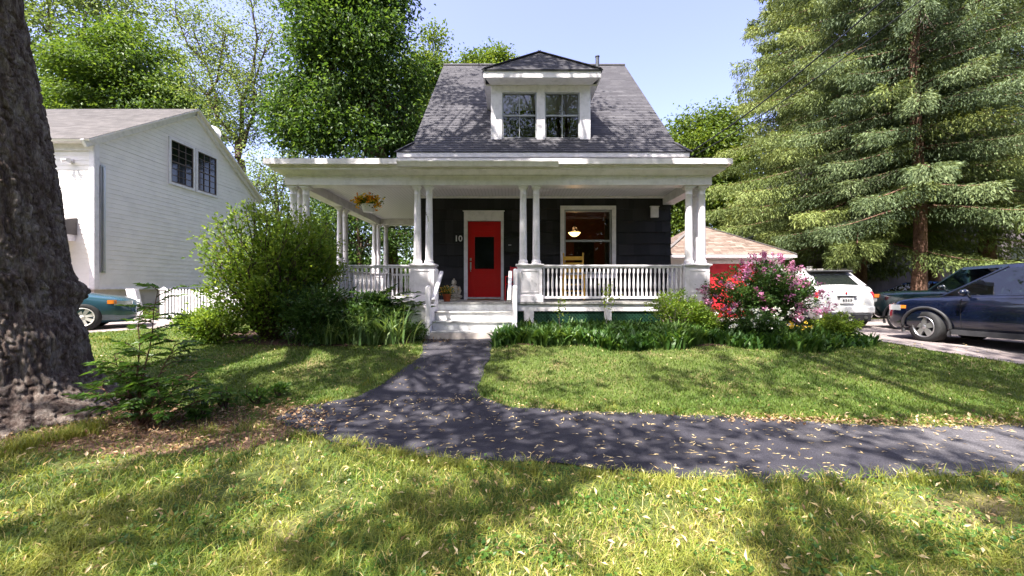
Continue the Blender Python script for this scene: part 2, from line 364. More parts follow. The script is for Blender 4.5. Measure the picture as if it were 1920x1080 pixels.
def wob(poly, step=.12, amp=.03, seed=0):
    out = []; n = len(poly)
    for i in range(n):
        a = np.array(poly[i]); b = np.array(poly[(i+1) % n]); L = np.linalg.norm(b-a); k = max(1, min(200, int(L/step)))
        for j in range(k):
            p = a+(b-a)*j/k; q = noise.noise_vector(Vector((p[0]*2.2, p[1]*2.2, seed)))*amp*1.5+noise.noise_vector(Vector((p[0]*8, p[1]*8, seed+5)))*amp*.7
            out.append((p[0]+q[0], p[1]+q[1]))
    return out
def drape(name, poly, mat, lift, cell=.25, **kw):
    import bmesh
    bm = bmesh.new(); vs = [bm.verts.new((p[0], p[1], 0)) for p in poly]; bm.faces.new(vs)
    xs = [p[0] for p in poly]; ys = [p[1] for p in poly]
    for ax, lo, hi in ((0, min(xs), max(xs)), (1, min(ys), max(ys))):
        st = max(cell, (hi-lo)/120); v = lo+st
        while v < hi:
            co = [0, 0, 0]; no = [0, 0, 0]; co[ax] = v; no[ax] = 1
            bmesh.ops.bisect_plane(bm, geom=bm.verts[:]+bm.edges[:]+bm.faces[:], plane_co=co, plane_no=no); v += st
    for v in bm.verts: v.co.z = float(gz(v.co.x, v.co.y))+lift
    bmesh.ops.recalc_face_normals(bm, faces=bm.faces[:])
    if sum(f.normal.z for f in bm.faces) < 0: bmesh.ops.reverse_faces(bm, faces=bm.faces[:])
    me = bpy.data.meshes.new(name); bm.to_mesh(me); bm.free(); me.materials.append(M[mat])
    o = bpy.data.objects.new(name, me); COL.objects.link(o); return tag(o, kind='structure', **kw)

# ================================================================== THE SETTING
def grid_sheet(name, xs, ys, mat, lift=0):
    X, Y = np.meshgrid(xs, ys); Z = gz(X, Y)+lift; nx, ny = len(xs), len(ys)
    mb = MB(); i = np.arange(ny-1)[:, None]*nx; j = np.arange(nx-1)[None]
    mb.add(np.stack([X, Y, Z], -1).reshape(-1, 3), np.stack([i+j, i+j+1, i+nx+j+1, i+nx+j], -1).reshape(-1, 4), 0, 0, True)
    return tag(mb.build(name, mat), kind='structure')
fx = np.concatenate([[-900, -400, -150, -80, -45, -30], np.arange(-22, 22.01, .25), [30, 45, 80, 150, 400, 900]])
fy = np.concatenate([[-200, -60, -20, -8], np.arange(-3, 20.01, .25), [25, 32, 45, 70, 120, 250, 500, 1200]])
grid_sheet('ground', fx, fy, 'soil')

# front walk and sidewalk: outlines found on the ground, edges crumbled
wl = [GP(812, 651), GP(790, 672), GP(757, 695), GP(712, 722), GP(672, 745), GP(600, 757), GP(545, 768), GP(515, 785), GP(560, 805), GP(620, 830), GP(700, 846), GP(780, 858),
      GP(900, 864), GP(1050, 874), GP(1180, 888), GP(1300, 902), GP(1500, 902), GP(1700, 896), GP(1700, 862), GP(1620, 830), GP(1530, 798), GP(1400, 784), GP(1200, 776), GP(1050, 771), GP(960, 764), GP(905, 748), GP(897, 730), GP(905, 705), GP(915, 680), GP(930, 651)]
walk_poly = wob([(-1.72, 7.98)]+[tuple(p) for p in wl[1:-1]]+[(-.30, 7.98)], .10, .035, 1)
drape('path', walk_poly, 'asphalt', .014)
sw = [GP(1530, 792), GP(1640, 800), GP(1760, 800), GP(1919, 800)]
side_poly = wob([tuple(GP(1440, 786)), tuple(sw[0]), tuple(sw[1]), tuple(sw[2]), tuple(sw[3]), (14, sw[3][1]-.1), (14, 3.2), tuple(GP(1919, 890)), tuple(GP(1660, 897)), tuple(GP(1400, 905)), tuple(GP(1360, 880))], .10, .06, 2)
drape('sidewalk', side_poly, 'asphalt_old', .007)
# beige-grey driveway at the right
dl = [GP(1919, 684), GP(1760, 660), GP(1650, 641), GP(1605, 626), GP(1545, 612)]
drive_poly = wob([tuple(dl[0]), tuple(dl[1]), tuple(dl[2]), tuple(dl[3]), (7.2, 9.6), (6.6, 11.5), (6.0, 15.0), (14.5, 15.2), (13.2, 12.2), (13.6, 9.5), (17, 8.0), (18, 6.2), (10.5, 6.3)], .2, .06, 3)
drape('driveway', drive_poly, 'drive', .012)
ldrive = wob([(-8.6, 10.0), (-9.2, 8.9), (-12, 8.2), (-17, 7.4), (-17, 12.9), (-10.8, 12.9), (-8.8, 11.2)], .2, .08, 4)
drape('neighbour_driveway', ldrive, 'drive', .012)
bed = wob([(-.25, 7.95), (-.35, 7.7), (.2, 7.5), (1.5, 7.42), (4, 7.42), (5.6, 7.45), (6.4, 7.6), (7.0, 7.9), (6.4, 9.4), (4.9, 9.6), (4.6, 8.95), (0.1, 8.95), (.1, 8.1)], .15, .05, 5)
drape('flower_bed', bed, 'mulch', .010)
bedl = wob([(-1.75, 7.95), (-1.95, 7.6), (-3, 7.45), (-4.5, 7.45), (-6.0, 7.7), (-6.5, 8.3), (-6.0, 9.6), (-4.9, 9.6), (-4.9, 8.95), (-1.8, 8.95)], .15, .05, 6)
drape('shrub_bed', bedl, 'mulch', .010)
lit = wob([(-4.4, 3.7), (-3.3, 3.65), (-2.5, 3.7), (-1.9, 4.2), (-2.1, 4.75), (-2.6, 5.0), (-3.2, 5.0), (-4.4, 5.1), (-5.5, 4.8), (-5.4, 3.7)], .12, .09, 7)
drape('leaf_litter_bed', lit, 'litter_soil', .005)

# ================================================================== THE MAIN HOUSE
house = thing('house', 'charcoal shingled house with red front door, wrap-around white porch and steep grey roof', 'house', (0.9, 12, 0))
H0 = np.array((0.9, 12, 0.))
def hb(mb, name, mats, bevel=0, parent=None):
    o = mb.build(name, mats, parent or house, bevel)
    if parent is None: o.location = tuple(-H0)
    return o
YW = 11.05; XL, XR = -2.57, 4.33; YB = 20.6; DZ = .736; ZB = 3.318; ZC = 3.536
FW = frame((0, YW, 0), (1, 0, 0), (0, -1, 0))
# front wall with openings: window and door
wx0, wx1, wz0, wz1 = 1.42, 2.72, 1.42, 3.18
dx0, dx1, dz0, dz1 = -1.205, -.30, .80, 2.87
mb = MB()
for (a, b, c, d) in ((XL, dx0, DZ-.05, 3.75), (dx0, dx1, dz1, 3.75), (dx1, wx0, DZ-.05, 3.75), (wx0, wx1, DZ-.05, wz0), (wx0, wx1, wz1, 3.75), (wx1, XR, DZ-.05, 3.75)):
    mb.lbox(FW, a, b, c, d, -.14, -.012, 1); courses(mb, FW, [(a, c), (b, c), (b, d), (a, d)], .315, .21, .026, .006, vb=DZ-.05, jit=.008, off=-.012)
hb(mb, 'front_wall', ['dark_shingle', 'black'])
mb = MB()
for X, s in ((XL, -1), (XR, 1)):
    Fs = frame((X, YW if s > 0 else YB, 0), (0, s, 0), (s, 0, 0)); L = YB-YW
    mb.lbox(Fs, 0, L, 0, 4.6, -.14, -.012, 1); courses(mb, Fs, [(0, 0), (L, 0), (L, 4.6), (0, 4.6)], .315, .24, .026, .006, vb=DZ-.05-.63, off=-.012)
    # gable triangle
    courses(mb, Fs, [(0, 4.6), (L, 4.6), (L/2, 9.45)], .315, .24, .026, .006, vb=DZ-.05-.63, off=-.012)
    poly_face(mb, Fs, [(0, 4.6), (L, 4.6), (L/2, 9.5)], -.02, 1)
mb.box(XL, XR, YB-.1, YB, 0, 4.6, 1)
hb(mb, 'side_walls', ['dark_shingle', 'black'])
mb = MB(); mb.box(XL+.02, XR-.02, YW+.02, YB-.15, -.2, DZ-.06); hb(mb, 'foundation', 'found')
# interior room behind the front window
mb = MB(); mb.box(.6, 3.9, 14.4, 14.5, .7, 3.6); mb.box(.5, .6, YW+.16, 14.5, .7, 3.6); mb.box(3.9, 4.0, YW+.16, 14.5, .7, 3.6); mb.box(.5, 4, YW+.16, 14.5, 3.6, 3.7); mb.box(.5, 4, YW+.16, 14.5, .68, .72)
mb.box(2.2, 2.9, 14.36, 14.4, .72, 2.7, 1); mb.box(2.25, 2.85, 14.35, 14.358, .75, 2.65, 2)
hb(mb, 'room', ['room', 'dark', 'dark'])
# roof: big front and rear planes
zr, yr = 9.75, 15.85; ze, ye = 4.97, 10.95; sl = math.hypot(zr-ze, yr-ye)
V1 = np.array((0, (yr-ye)/sl, (zr-ze)/sl)); N1 = np.array((0, -(zr-ze)/sl, (yr-ye)/sl))
RX0, RX1 = XL-.1, XR+.08
mb = MB()
Fr1 = (np.array((0, ye, ze)), np.array((1., 0, 0)), V1, N1)
courses(mb, Fr1, [(RX0, 0), (RX1, 0), (RX1, sl), (RX0, sl)], .125, .30, .012, .006, jit=.004, wj=.25)
poly_face(mb, Fr1, [(RX0, 0), (RX1, 0), (RX1, sl), (RX0, sl)], -.004, 0)
Fr2 = (np.array((0, 2*yr-ye, ze)), np.array((-1., 0, 0)), V1*(1, -1, 1), N1*(1, -1, 1))
courses(mb, Fr2, [(-RX1, 0), (-RX0, 0), (-RX0, sl), (-RX1, sl)], .25, .6, .012, .006)
poly_face(mb, Fr2, [(-RX1, 0), (-RX0, 0), (-RX0, sl), (-RX1, sl)], -.004, 0)
# bell-cast skirt at the foot of the roof
f0, f1 = (-3.02, 10.52, 4.585), (4.64, 10.52, 4.585)
skl = math.hypot(ye-10.52, ze-4.585); V2 = np.array((0, ye-10.52, ze-4.585))/skl; N2 = np.array((0, -V2[2], V2[1]))
Fr3 = (np.array((0, 10.52, 4.585)), np.array((1., 0, 0)), V2, N2)
courses(mb, Fr3, [(-3.02, 0), (4.64, 0), (RX1, skl), (RX0, skl)], .125, .30, .012, .006, jit=.004)
poly_face(mb, Fr3, [(-3.02, 0), (4.64, 0), (RX1, skl), (RX0, skl)], -.004, 0)
for sx, xo, xi in ((-1, -3.02, RX0), (1, 4.64, RX1)):       # side wings of the skirt
    P = [(xo, 10.52, 4.585), (xi, ye, ze), (xi, YB+.2, ze), (xo, YB+.4, 4.585)]
    mb.add(P, [(0, 1, 2, 3) if sx > 0 else (3, 2, 1, 0)])
mb.tube([(RX0, yr, zr+.01), (RX1, yr, zr+.01)], .06, 6, 0, .6)
for x in (RX0, RX1):                                        # hip-cap shingles along skirt corners
    xo = -3.02 if x < 0 else 4.64
    mb.bar((xo, 10.52, 4.60), (x, ye, ze+.012), .16, .02)
roof = hb(mb, 'roof', ['roof'])
mb = MB()
for x in (RX0+.05, RX1-.05):
    for s in (-1, 1): mb.bar((x, yr+s*(yr-ye), ze-.16), (x, yr, zr-.16), .08, .16)
mb.box(-3.0, 4.62, 10.54, 10.60, 4.46, 4.575); mb.box(-2.97, 4.59, 10.60, 10.70, 4.43, 4.50); mb.box(-2.9, 4.5, 10.6, YW+.1, 4.40, 4.46)
mb.box(4.36, 4.60, 10.6, YB, 4.46, 4.575); mb.box(-2.98, -2.60, 10.6, YB, 4.46, 4.575)
mb.box(-2.7, 4.42, 10.98, 11.1, 3.75, 4.40)
hb(mb, 'cornice', 'white', .006)
mb = MB(); mb.tube([(3.2, 15.2, 9.0), (3.2, 15.2, 9.72)], .07, 12); mb.tube([(3.2, 15.2, 9.71), (3.2, 15.2, 9.74)], .085, 12)
M['pipe'] = painted('dark_pipe', (.05, .055, .07), .5); mb.build('vent_pipe', 'pipe', roof)
# dormer
YD = 11.1; DX0, DX1 = -.575, 2.15; FD = frame((0, YD, 0), (1, 0, 0), (0, -1, 0))
wins = ((-.27, .68, 5.12, 6.42), (.90, 1.86, 5.12, 6.42))
mb = MB()
mb.lbox(FD, DX0, wins[0][0], 5.03, 6.62, -.12, 0); mb.lbox(FD, wins[0][1], wins[1][0], 5.03, 6.62, -.12, 0); mb.lbox(FD, wins[1][1], DX1, 5.03, 6.62, -.12, 0)
for w in wins: mb.lbox(FD, w[0], w[1], 5.03, w[2], -.12, 0); mb.lbox(FD, w[0], w[1], w[3], 6.62, -.12, 0)
mb.lbox(FD, DX0-.03, DX1+.03, 4.99, 5.05, 0, .05)
for x in (DX0, DX1-.06): mb.box(x, x+.06, YD+.12, 12.8, 5.0, 6.62)
P = lambda x: (x, 12.8, 6.6)
hb(mb, 'dormer_wall', 'white', .004)
mb = MB(); mb.box(DX0+.08, DX1-.08, 11.6, 11.7, 5.0, 6.6)  # near-black panel painted in place of the shade inside the dormer
hb(mb, 'dormer_dark_panel', 'dark')
# dormer roof
ex0, ex1, ey, ez = -.76, 2.36, 10.66, 6.80; px, py, pz = .80, 11.92, 7.98
mb = MB()
def tri_plane(A, B, Cc, e=.125, w=.30):
    A, B, Cc = map(lambda q: np.array(q, float), (A, B, Cc)); U = unit(B-A); N = unit(np.cross(B-A, Cc-A)); V = np.cross(N, U)
    Fr = (A, U, V, N); L = np.linalg.norm(B-A); return Fr, L, lambda p: ((np.array(p)-A)@U, (np.array(p)-A)@V)
Fr, L, q = tri_plane((ex0, ey, ez), (ex1, ey, ez), (px, py, pz))
pl = [(0, 0), (L, 0), q((px, py, pz))]; courses(mb, Fr, pl, .125, .3, .012, .006, jit=.004); poly_face(mb, Fr, pl, -.002)
# sides run back until they meet the main roof
def hit(x, z0):  # Y where the height z0 meets the main front roof plane
    return ye+(z0-ze)*(yr-ye)/(zr-ze)
for A, B in (((ex1, ey, ez), (ex1, hit(ex1, ez), ez)), ((ex0, hit(ex0, ez), ez), (ex0, ey, ez))):
    Pk = (px, py, pz); Pb = (px, hit(px, pz), pz)
    Fr, L, q = tri_plane(A, B, Pk); pts = [A, B, Pb, Pk] if A[0] > 1 else [A, B, Pk, Pb]
    pl = [q(p) for p in pts]; courses(mb, Fr, pl, .125, .3, .012, .006); poly_face(mb, Fr, pl, -.002)
for a in ((ex0, ey, ez), (ex1, ey, ez)): mb.bar((a[0], a[1], a[2]+.02), (px, py, pz+.025), .15, .02)
mb.bar((px, py, pz+.02), (px, hit(px, pz), pz+.02), .18, .02)
droof = hb(mb, 'dormer_roof', 'roof')
mb = MB()
mb.box(ex0+.01, ex1-.01, ey+.02, ey+.06, ez-.20, ez-.03)          # front fascia
mb.box(ex0-.005, ex1+.005, ey-.01, ey+.02, ez-.035, ez-.008, 1)        # dark drip edge
mb.hexa([(ex0+.05, ey+.06, ez-.20), (ex1-.05, ey+.06, ez-.20), (DX1+.02, YD-.02, 6.60), (DX0-.02, YD-.02, 6.60), (ex0+.05, ey+.06, ez-.15), (ex1-.05, ey+.06, ez-.15), (DX1+.02, YD-.02, 6.66), (DX0-.02, YD-.02, 6.66)])
for x, xi in ((ex0, DX0), (ex1, DX1)):
    yh = hit(x, ez)+.1; s = 1 if x > 1 else -1
    mb.box(min(x, x-s*.04), max(x, x-s*.04), ey+.06, yh, ez-.18, ez-.03); mb.box(min(x-s*.0, x+s*.02), max(x, x+s*.02), ey, yh, ez-.04, ez-.008, 1)
    mb.box(min(xi, x-s*.04), max(xi, x-s*.04), YD, yh-.2, ez-.22, ez-.17)
mb.build('dormer_eave', ['white', 'black'], droof)

# windows: built in a wall's frame; open sashes with a real pane behind the bars
def window(parent, Fr, x0, x1, z0, z1, trim=.0, sash='grey_trim', mid=True, mun=(0, 0), depth=-.06, shift=None, name='window', glassm='glass', sill=False, rail=None, tk=.035, tm='white'):
    mb = MB(); w = tk
    if trim:
        for a, b, c, d in ((x0-trim, x0, z0-(trim if not sill else .06), z1+trim), (x1, x1+trim, z0-(trim if not sill else .06), z1+trim), (x0, x1, z1, z1+trim), (x0, x1, z0-(trim if not sill else .06), z0)):
            mb.lbox(Fr, a, b, c, d, .004, .045, 1)
        if sill: mb.lbox(Fr, x0-trim-.03, x1+trim+.03, z0-.10, z0-.045, .004, .09, 1)
    zm = (z0+z1)/2 if rail is None else rail
    for a, b, c, d in ((x0, x0+w, z0, z1), (x1-w, x1, z0, z1), (x0+w, x1-w, z1-w, z1), (x0+w, x1-w, z0, z0+w*1.6)): mb.lbox(Fr, a, b, c, d, depth-.03, depth+.02)
    if mid: mb.lbox(Fr, x0+w, x1-w, zm-w*.6, zm+w*.6, depth-.03, depth+.025)
    nx, nz = mun
    for k in range(1, nx): u = x0+w+(x1-x0-2*w)*k/nx; mb.lbox(Fr, u-.009, u+.009, z0+w*1.6, z1-w, depth-.01, depth+.012)
    for k in range(1, nz): u = z0+w+(z1-z0-2*w)*k/nz; mb.lbox(Fr, x0+w, x1-w, u-.009, u+.009, depth-.01, depth+.010)
    o = mb.build(name, [sash, tm], parent)
    if shift is not None: o.location = shift
    pn = MB(); pn.lbox(Fr, x0+w, x1-w, z0+w, z1-w, depth-.022, depth-.016); pn.build('pane', glassm, o)
    return o
w1 = window(house, FD, *wins[0], mun=(2, 0), shift=tuple(-H0), rail=5.79)
w2 = window(house, FD, *wins[1], mun=(2, 0), shift=tuple(-H0), rail=5.79)
for w, b0 in ((w1, 5.95), (w2, 5.86)):
    c = wins[0] if w is w1 else wins[1]; mb = MB()
    z = b0
    while z < 6.40: mb.lbox(FD, c[0]+.03, c[1]-.03, z, z+.028, -.115, -.10); z += .032
    mb.build('blind', 'blind', w)
fw = window(house, FW, wx0, wx1, wz0, wz1, trim=.105, shift=tuple(-H0), rail=2.34, depth=-.05, sill=True, tk=.045)
mb = MB()
for k in range(5): mb.tube([(wx1-.14+.025*k, YW+.15+.02*(k % 2), wz0), (wx1-.15+.022*k, YW+.15+.02*(k % 2), wz1)], .018, 6)
M['curtain'] = painted('thin_curtain', (.16, .12, .11), .9); mb.build('curtain', 'curtain', fw)
# front door
mb = MB(); fr = .075
for a, b, c, d in ((dx0-.10, dx0, DZ-.02, dz1+.03), (dx1, dx1+.075, DZ-.02, dz1+.03), (dx0-.10, dx1+.075, dz1+.03, 3.13)): mb.lbox(FW, a, b, c, d, .004, .05)
mb.lbox(FW, dx0-.13, dx1+.10, 3.13, 3.155, .004, .075); mb.lbox(FW, dx0, dx1, dz1, dz1+.03, -.1, .03); mb.lbox(FW, dx0, dx1, DZ, dz0, -.12, .06, 1)
hb(mb, 'door_frame', ['white', 'tread'], .003)
gx0, gx1, gz0, gz1 = -1.02, -.49, 1.57, 2.45
mb = MB(); n0, n1 = -.09, -.045
for a, b, c, d in ((dx0, gx0, dz0, dz1), (gx1, dx1, dz0, dz1), (gx0, gx1, dz0, gz0), (gx0, gx1, gz1, dz1)): mb.lbox(FW, a, b, c, d, n0, n1)
for a, b, c, d in ((gx0-.03, gx0, gz0-.03, gz1+.03), (gx1, gx1+.03, gz0-.03, gz1+.03), (gx0, gx1, gz1, gz1+.03), (gx0, gx1, gz0-.03, gz0)): mb.lbox(FW, a, b, c, d, n1, n1+.012)
for a, b, c, d in ((gx0-.03, gx1+.03, 1.02, 1.035), (gx0-.03, gx1+.03, 1.40, 1.415), (gx0-.03, gx0-.015, 1.035, 1.40), (gx1+.015, gx1+.03, 1.035, 1.40), (gx0-.02, gx1+.02, 1.10, 1.33), (gx0-.03, gx1+.03, 2.60, 2.612), (gx0-.03, gx1+.03, 2.74, 2.752)): mb.lbox(FW, a, b, c, d, n1, n1+.008)
door = hb(mb, 'door', 'red', .003)
mb = MB(); mb.lbox(FW, gx0, gx1, gz0, gz1, -.075, -.07); mb.build('pane', 'glassdark', door)
mb = MB(); hx = dx0+.075; yy = YW-(-.045)+0
mb.lbox(FW, hx-.022, hx+.022, 1.80, 1.87, -.045, -.03); mb.lbox(FW, hx-.02, hx+.02, 1.55, 1.76, -.045, -.033); mb.tube([(hx, YW+.04, 1.70), (hx, YW-.02, 1.68), (hx, YW-.025, 1.6), (hx, YW+.0, 1.52), (hx, YW+.04, 1.50)], .009, 6)
mb.build('handle', 'steel', door)
# house number
def text_mesh(txt, size, depth, loc, rot, mat, name, parent=None, align='CENTER'):
    cu = bpy.data.curves.new(name, 'FONT'); cu.body = txt; cu.size = size; cu.extrude = depth; cu.align_x = align; cu.offset = .004
    to = bpy.data.objects.new('tmp_text', cu); COL.objects.link(to); bpy.context.view_layer.update()
    me = bpy.data.meshes.new_from_object(to.evaluated_get(bpy.context.evaluated_depsgraph_get())); bpy.data.objects.remove(to)
    me.materials.clear(); me.materials.append(M[mat]); o = bpy.data.objects.new(name, me); COL.objects.link(o); o.location = loc; o.rotation_euler = rot; o.parent = parent; return o
text_mesh('10', .22, .008, (-1.455-H0[0], YW-.045-H0[1], 2.32), (R(90), 0, 0), 'white', 'house_number', house)

# ---- porch
PX0, PX1 = -5.0, 4.42; PY0, PY1 = 8.87, 14.85
mb = MB(); yb = PY0
k = 0
while yb < YW-.001 and k < 40:   # floor boards run front to back; modelled as strips
    break
x = PX0
while x < PX1:
    x2 = min(x+.14, PX1); y1 = YW if x > XL else PY1
    mb.box(x+.002, x2-.002, PY0, y1, DZ-.04, DZ); x = x2
mb.box(PX0+.02, PX1-.02, PY0+.03, YW-.01, DZ-.06, DZ-.041); mb.box(PX0+.02, XL-.01, YW-.01, PY1-.03, DZ-.06, DZ-.041)
hb(mb, 'porch_deck', 'deck')
mb = MB(); sk0 = DZ-.06
mb.box(PX0+.04, -1.86, PY0+.03, PY0+.08, .50, sk0); mb.box(.06, PX1-.04, PY0+.03, PY0+.08, .54, sk0); mb.box(PX1-.09, PX1-.04, PY0+.08, YW, .54, sk0); mb.box(PX0+.04, PX0+.09, PY0+.08, PY1, .54, sk0); mb.box(PX0+.04, XL, PY1-.08, PY1-.03, .54, sk0)
for a, b in ((.26, .48), (2.03, 2.19), (4.1, 4.37)): mb.box(a, b, PY0+.032, PY0+.078, -.3, .54)
for a, b in ((-4.95, -4.7), (-3.4, -3.2)): mb.box(a, b, PY0+.032, PY0+.078, -.3, .50)
mb.box(-2.05, -1.64, 8.05, 8.89, -.2, .66); mb.box(-1.9, -1.64, 8.1, 8.9, .66, .70)
hb(mb, 'porch_skirt', 'white', .004)
def lattice(x0, x1, z0, z1, y):
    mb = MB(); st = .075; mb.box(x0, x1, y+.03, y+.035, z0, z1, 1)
    L = z1-z0; s = x0-L
    while s < x1:
        for sg in (1, -1):
            a0, b0 = (s, z0), (s+L, z1)
            if sg < 0: a0, b0 = (s, z1), (s+L, z0)
            (xa, za), (xb, zb) = a0, b0
            if xa < x0: t_ = (x0-xa)/(xb-xa); za += (zb-za)*t_; xa = x0
            if xb > x1: t_ = (x1-xa)/(xb-xa); zb = za+(zb-za)*t_; xb = x1
            if xb-xa > .02: mb.bar((xa, y+(.008 if sg > 0 else 0), za), (xb, y+(.008 if sg > 0 else 0), zb), .006, .032, up=(0, 1, 0) if False else (0, 0, 1))
        s += st
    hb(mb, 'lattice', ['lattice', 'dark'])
lattice(.08, .26, -.1, .54, PY0+.06); lattice(.48, 2.03, -.1, .54, PY0+.06); lattice(2.19, 4.1, -.1, .54, PY0+.06); lattice(-4.7, -3.4, -.1, .5, PY0+.06); lattice(-3.2, -2.05, -.1, .5, PY0+.06)
# ceiling, beam, roof edge
mb = MB(); mb.box(-4.8, 4.2, 9.15, YW-.02, ZC, ZC+.03); mb.box(-4.8, XL-.02, YW-.02, 14.6, ZC, ZC+.03); hb(mb, 'porch_ceiling', 'ceiling')
mb = MB(); bw = .29
mb.box(-5.0, 4.40, 8.92, 8.92+bw, ZB, 3.60); mb.box(-5.0, -5.0+bw, 8.92+bw, 14.55, ZB, 3.60); mb.box(-5.0, XL-.01, 14.55, 14.84, ZB, 3.60); mb.box(4.40-bw, 4.40, 8.92+bw, YW, ZB, 3.60)
for k in range(-48, 44, 2): pass
mb.box(XL, 4.11, YW-.08, YW-.028, ZC-.05, ZC); mb.box(XL-.07, XL-.028, YW, 14.55, ZC-.05, ZC); mb.box(-4.7, XL, 9.215, 9.25, ZC-.04, ZC); mb.box(XL, 4.1, 9.215, 9.25, ZC-.04, ZC)
hb(mb, 'porch_beam', 'white', .004)
def ring(mb, o, z0, z1, o2=None, mi=0):  # L-shaped band around the porch, offset o outward at z0 and o2 at z1
    o2 = o if o2 is None else o2; y0 = 8.92; x0, x1, y1 = -5.0, 4.40, 14.84
    A = [(x0, y0), (x1, y0)]; segs = [((x0, y0), (x1, y0), (0, -1)), ((x1, y0), (x1, YW+.3), (1, 0)), ((x0, y1), (x0, y0), (-1, 0)), ((XL, y1), (x0, y1), (0, 1))]
    def cn(p, o_): return (p[0]+(-o_ if p[0] == x0 else o_ if p[0] == x1 else 0), p[1]+(-o_ if p[1] == y0 else o_ if p[1] == y1 else 0))
    for a, b, n in segs:
        a0, b0, a1, b1 = cn(a, o), cn(b, o), cn(a, o2), cn(b, o2); ai, bi = cn(a, -.02), cn(b, -.02)
        mb.hexa([(*a0, z0), (*b0, z0), (*bi, z0), (*ai, z0), (*a1, z1), (*b1, z1), (*bi, z1), (*ai, z1)], mi)
mb = MB(); ring(mb, .02, 3.50, 3.53); ring(mb, .03, 3.53, 3.605, .20); ring(mb, .20, 3.605, 3.66); ring(mb, .235, 3.66, 3.69); ring(mb, .30, 3.69, 3.80)
hb(mb, 'porch_cornice', 'white', .003)
mb = MB()
mb.box(-5.29, 4.69, 8.63, YW+.0, 3.80, 3.815); mb.box(-5.29, XL, YW, 15.12, 3.80, 3.815)
M['roll'] = painted('pale_roof_membrane', (.50, .49, .48), .8, .3, 4); hb(mb, 'porch_roof', 'roll')
mb = MB(); mb.box(-2.42, .98, 8.49, 8.62, 3.70, 3.715); mb.hexa([(-2.42, 8.53, 3.62), (.98, 8.53, 3.62), (.98, 8.62, 3.62), (-2.42, 8.62, 3.62), (-2.42, 8.49, 3.70), (.98, 8.49, 3.70), (.98, 8.62, 3.70), (-2.42, 8.62, 3.70)]); mb.box(-2.43, .99, 8.478, 8.49, 3.70, 3.73)
hb(mb, 'gutter', 'white')
# pedestals
def pedestal(x0, x1, y0, y1):
    mb = MB(); zt = 1.577
    mb.box(x0, x1, y0, y1, DZ+.004, zt-.06); mb.box(x0-.025, x1+.025, y0-.025, y1+.025, DZ+.004, DZ+.15)
    mb.box(x0-.04, x1+.04, y0-.04, y1+.04, zt-.03, zt); mb.box(x0-.015, x1+.015, y0-.015, y1+.015, zt-.06, zt-.03)
    for fx_, fw_ in ((x0+.08, x1-.08),): 
        m_ = .018
        mb.box(fx_, fw_, y0-.012, y0-.001, zt-.15, zt-.15+m_); mb.box(fx_, fw_, y0-.012, y0-.001, DZ+.21, DZ+.21+m_)
        mb.box(fx_, fx_+m_, y0-.012, y0-.001, DZ+.21+m_, zt-.15); mb.box(fw_-m_, fw_, y0-.012, y0-.001, DZ+.21+m_, zt-.15)
    hb(mb, 'pedestal', 'white', .004)
for a in ((-2.235, -1.715, 8.93, 9.2), (.12, .665, 8.93, 9.2), (3.82, 4.36, 8.93, 9.48), (-5.0, -4.46, 8.93, 9.48), (-5.0, -4.7, 11.2, 11.98), (-5.0, -4.4, 14.15, 14.82)): pedestal(*a)
# columns
mb = MB()
H = ZB-1.577; pr = [(.105, 0), (.105, .03), (.098, .035), (.108, .055), (.098, .085), (.086, .095), (.084, .11)]
for k in range(7): t_ = k/6; pr.append((.084-.014*t_**1.4, .13+(H-.33)*t_))
pr += [(.076, H-.195), (.082, H-.185), (.076, H-.175), (.071, H-.165), (.071, H-.09), (.082, H-.08), (.092, H-.06), (.105, H-.045), (.105, H-.04)]
mb.lathe(pr, (0, 0, 0), 20); mb.box(-.108, .108, -.108, .108, H-.04, H-.002); mb.box(-.108, .108, -.108, .108, 0.002, .022)
cols = [(-2.11, 9.06), (-1.85, 9.06), (.25, 9.06), (.54, 9.06), (3.95, 9.06), (4.24, 9.06), (4.24, 9.36), (-4.88, 9.06), (-4.60, 9.06), (-4.88, 9.36), (-4.85, 11.42), (-4.85, 11.78), (-4.85, 14.29), (-4.85, 14.69), (-4.57, 14.69)]
c0 = mb.build('column', 'white', house); c0.location = (cols[0][0]-H0[0], cols[0][1]-H0[1], 1.577)
for x, y in cols[1:]: copy_part(c0, house, (x-H0[0], y-H0[1], 1.577))
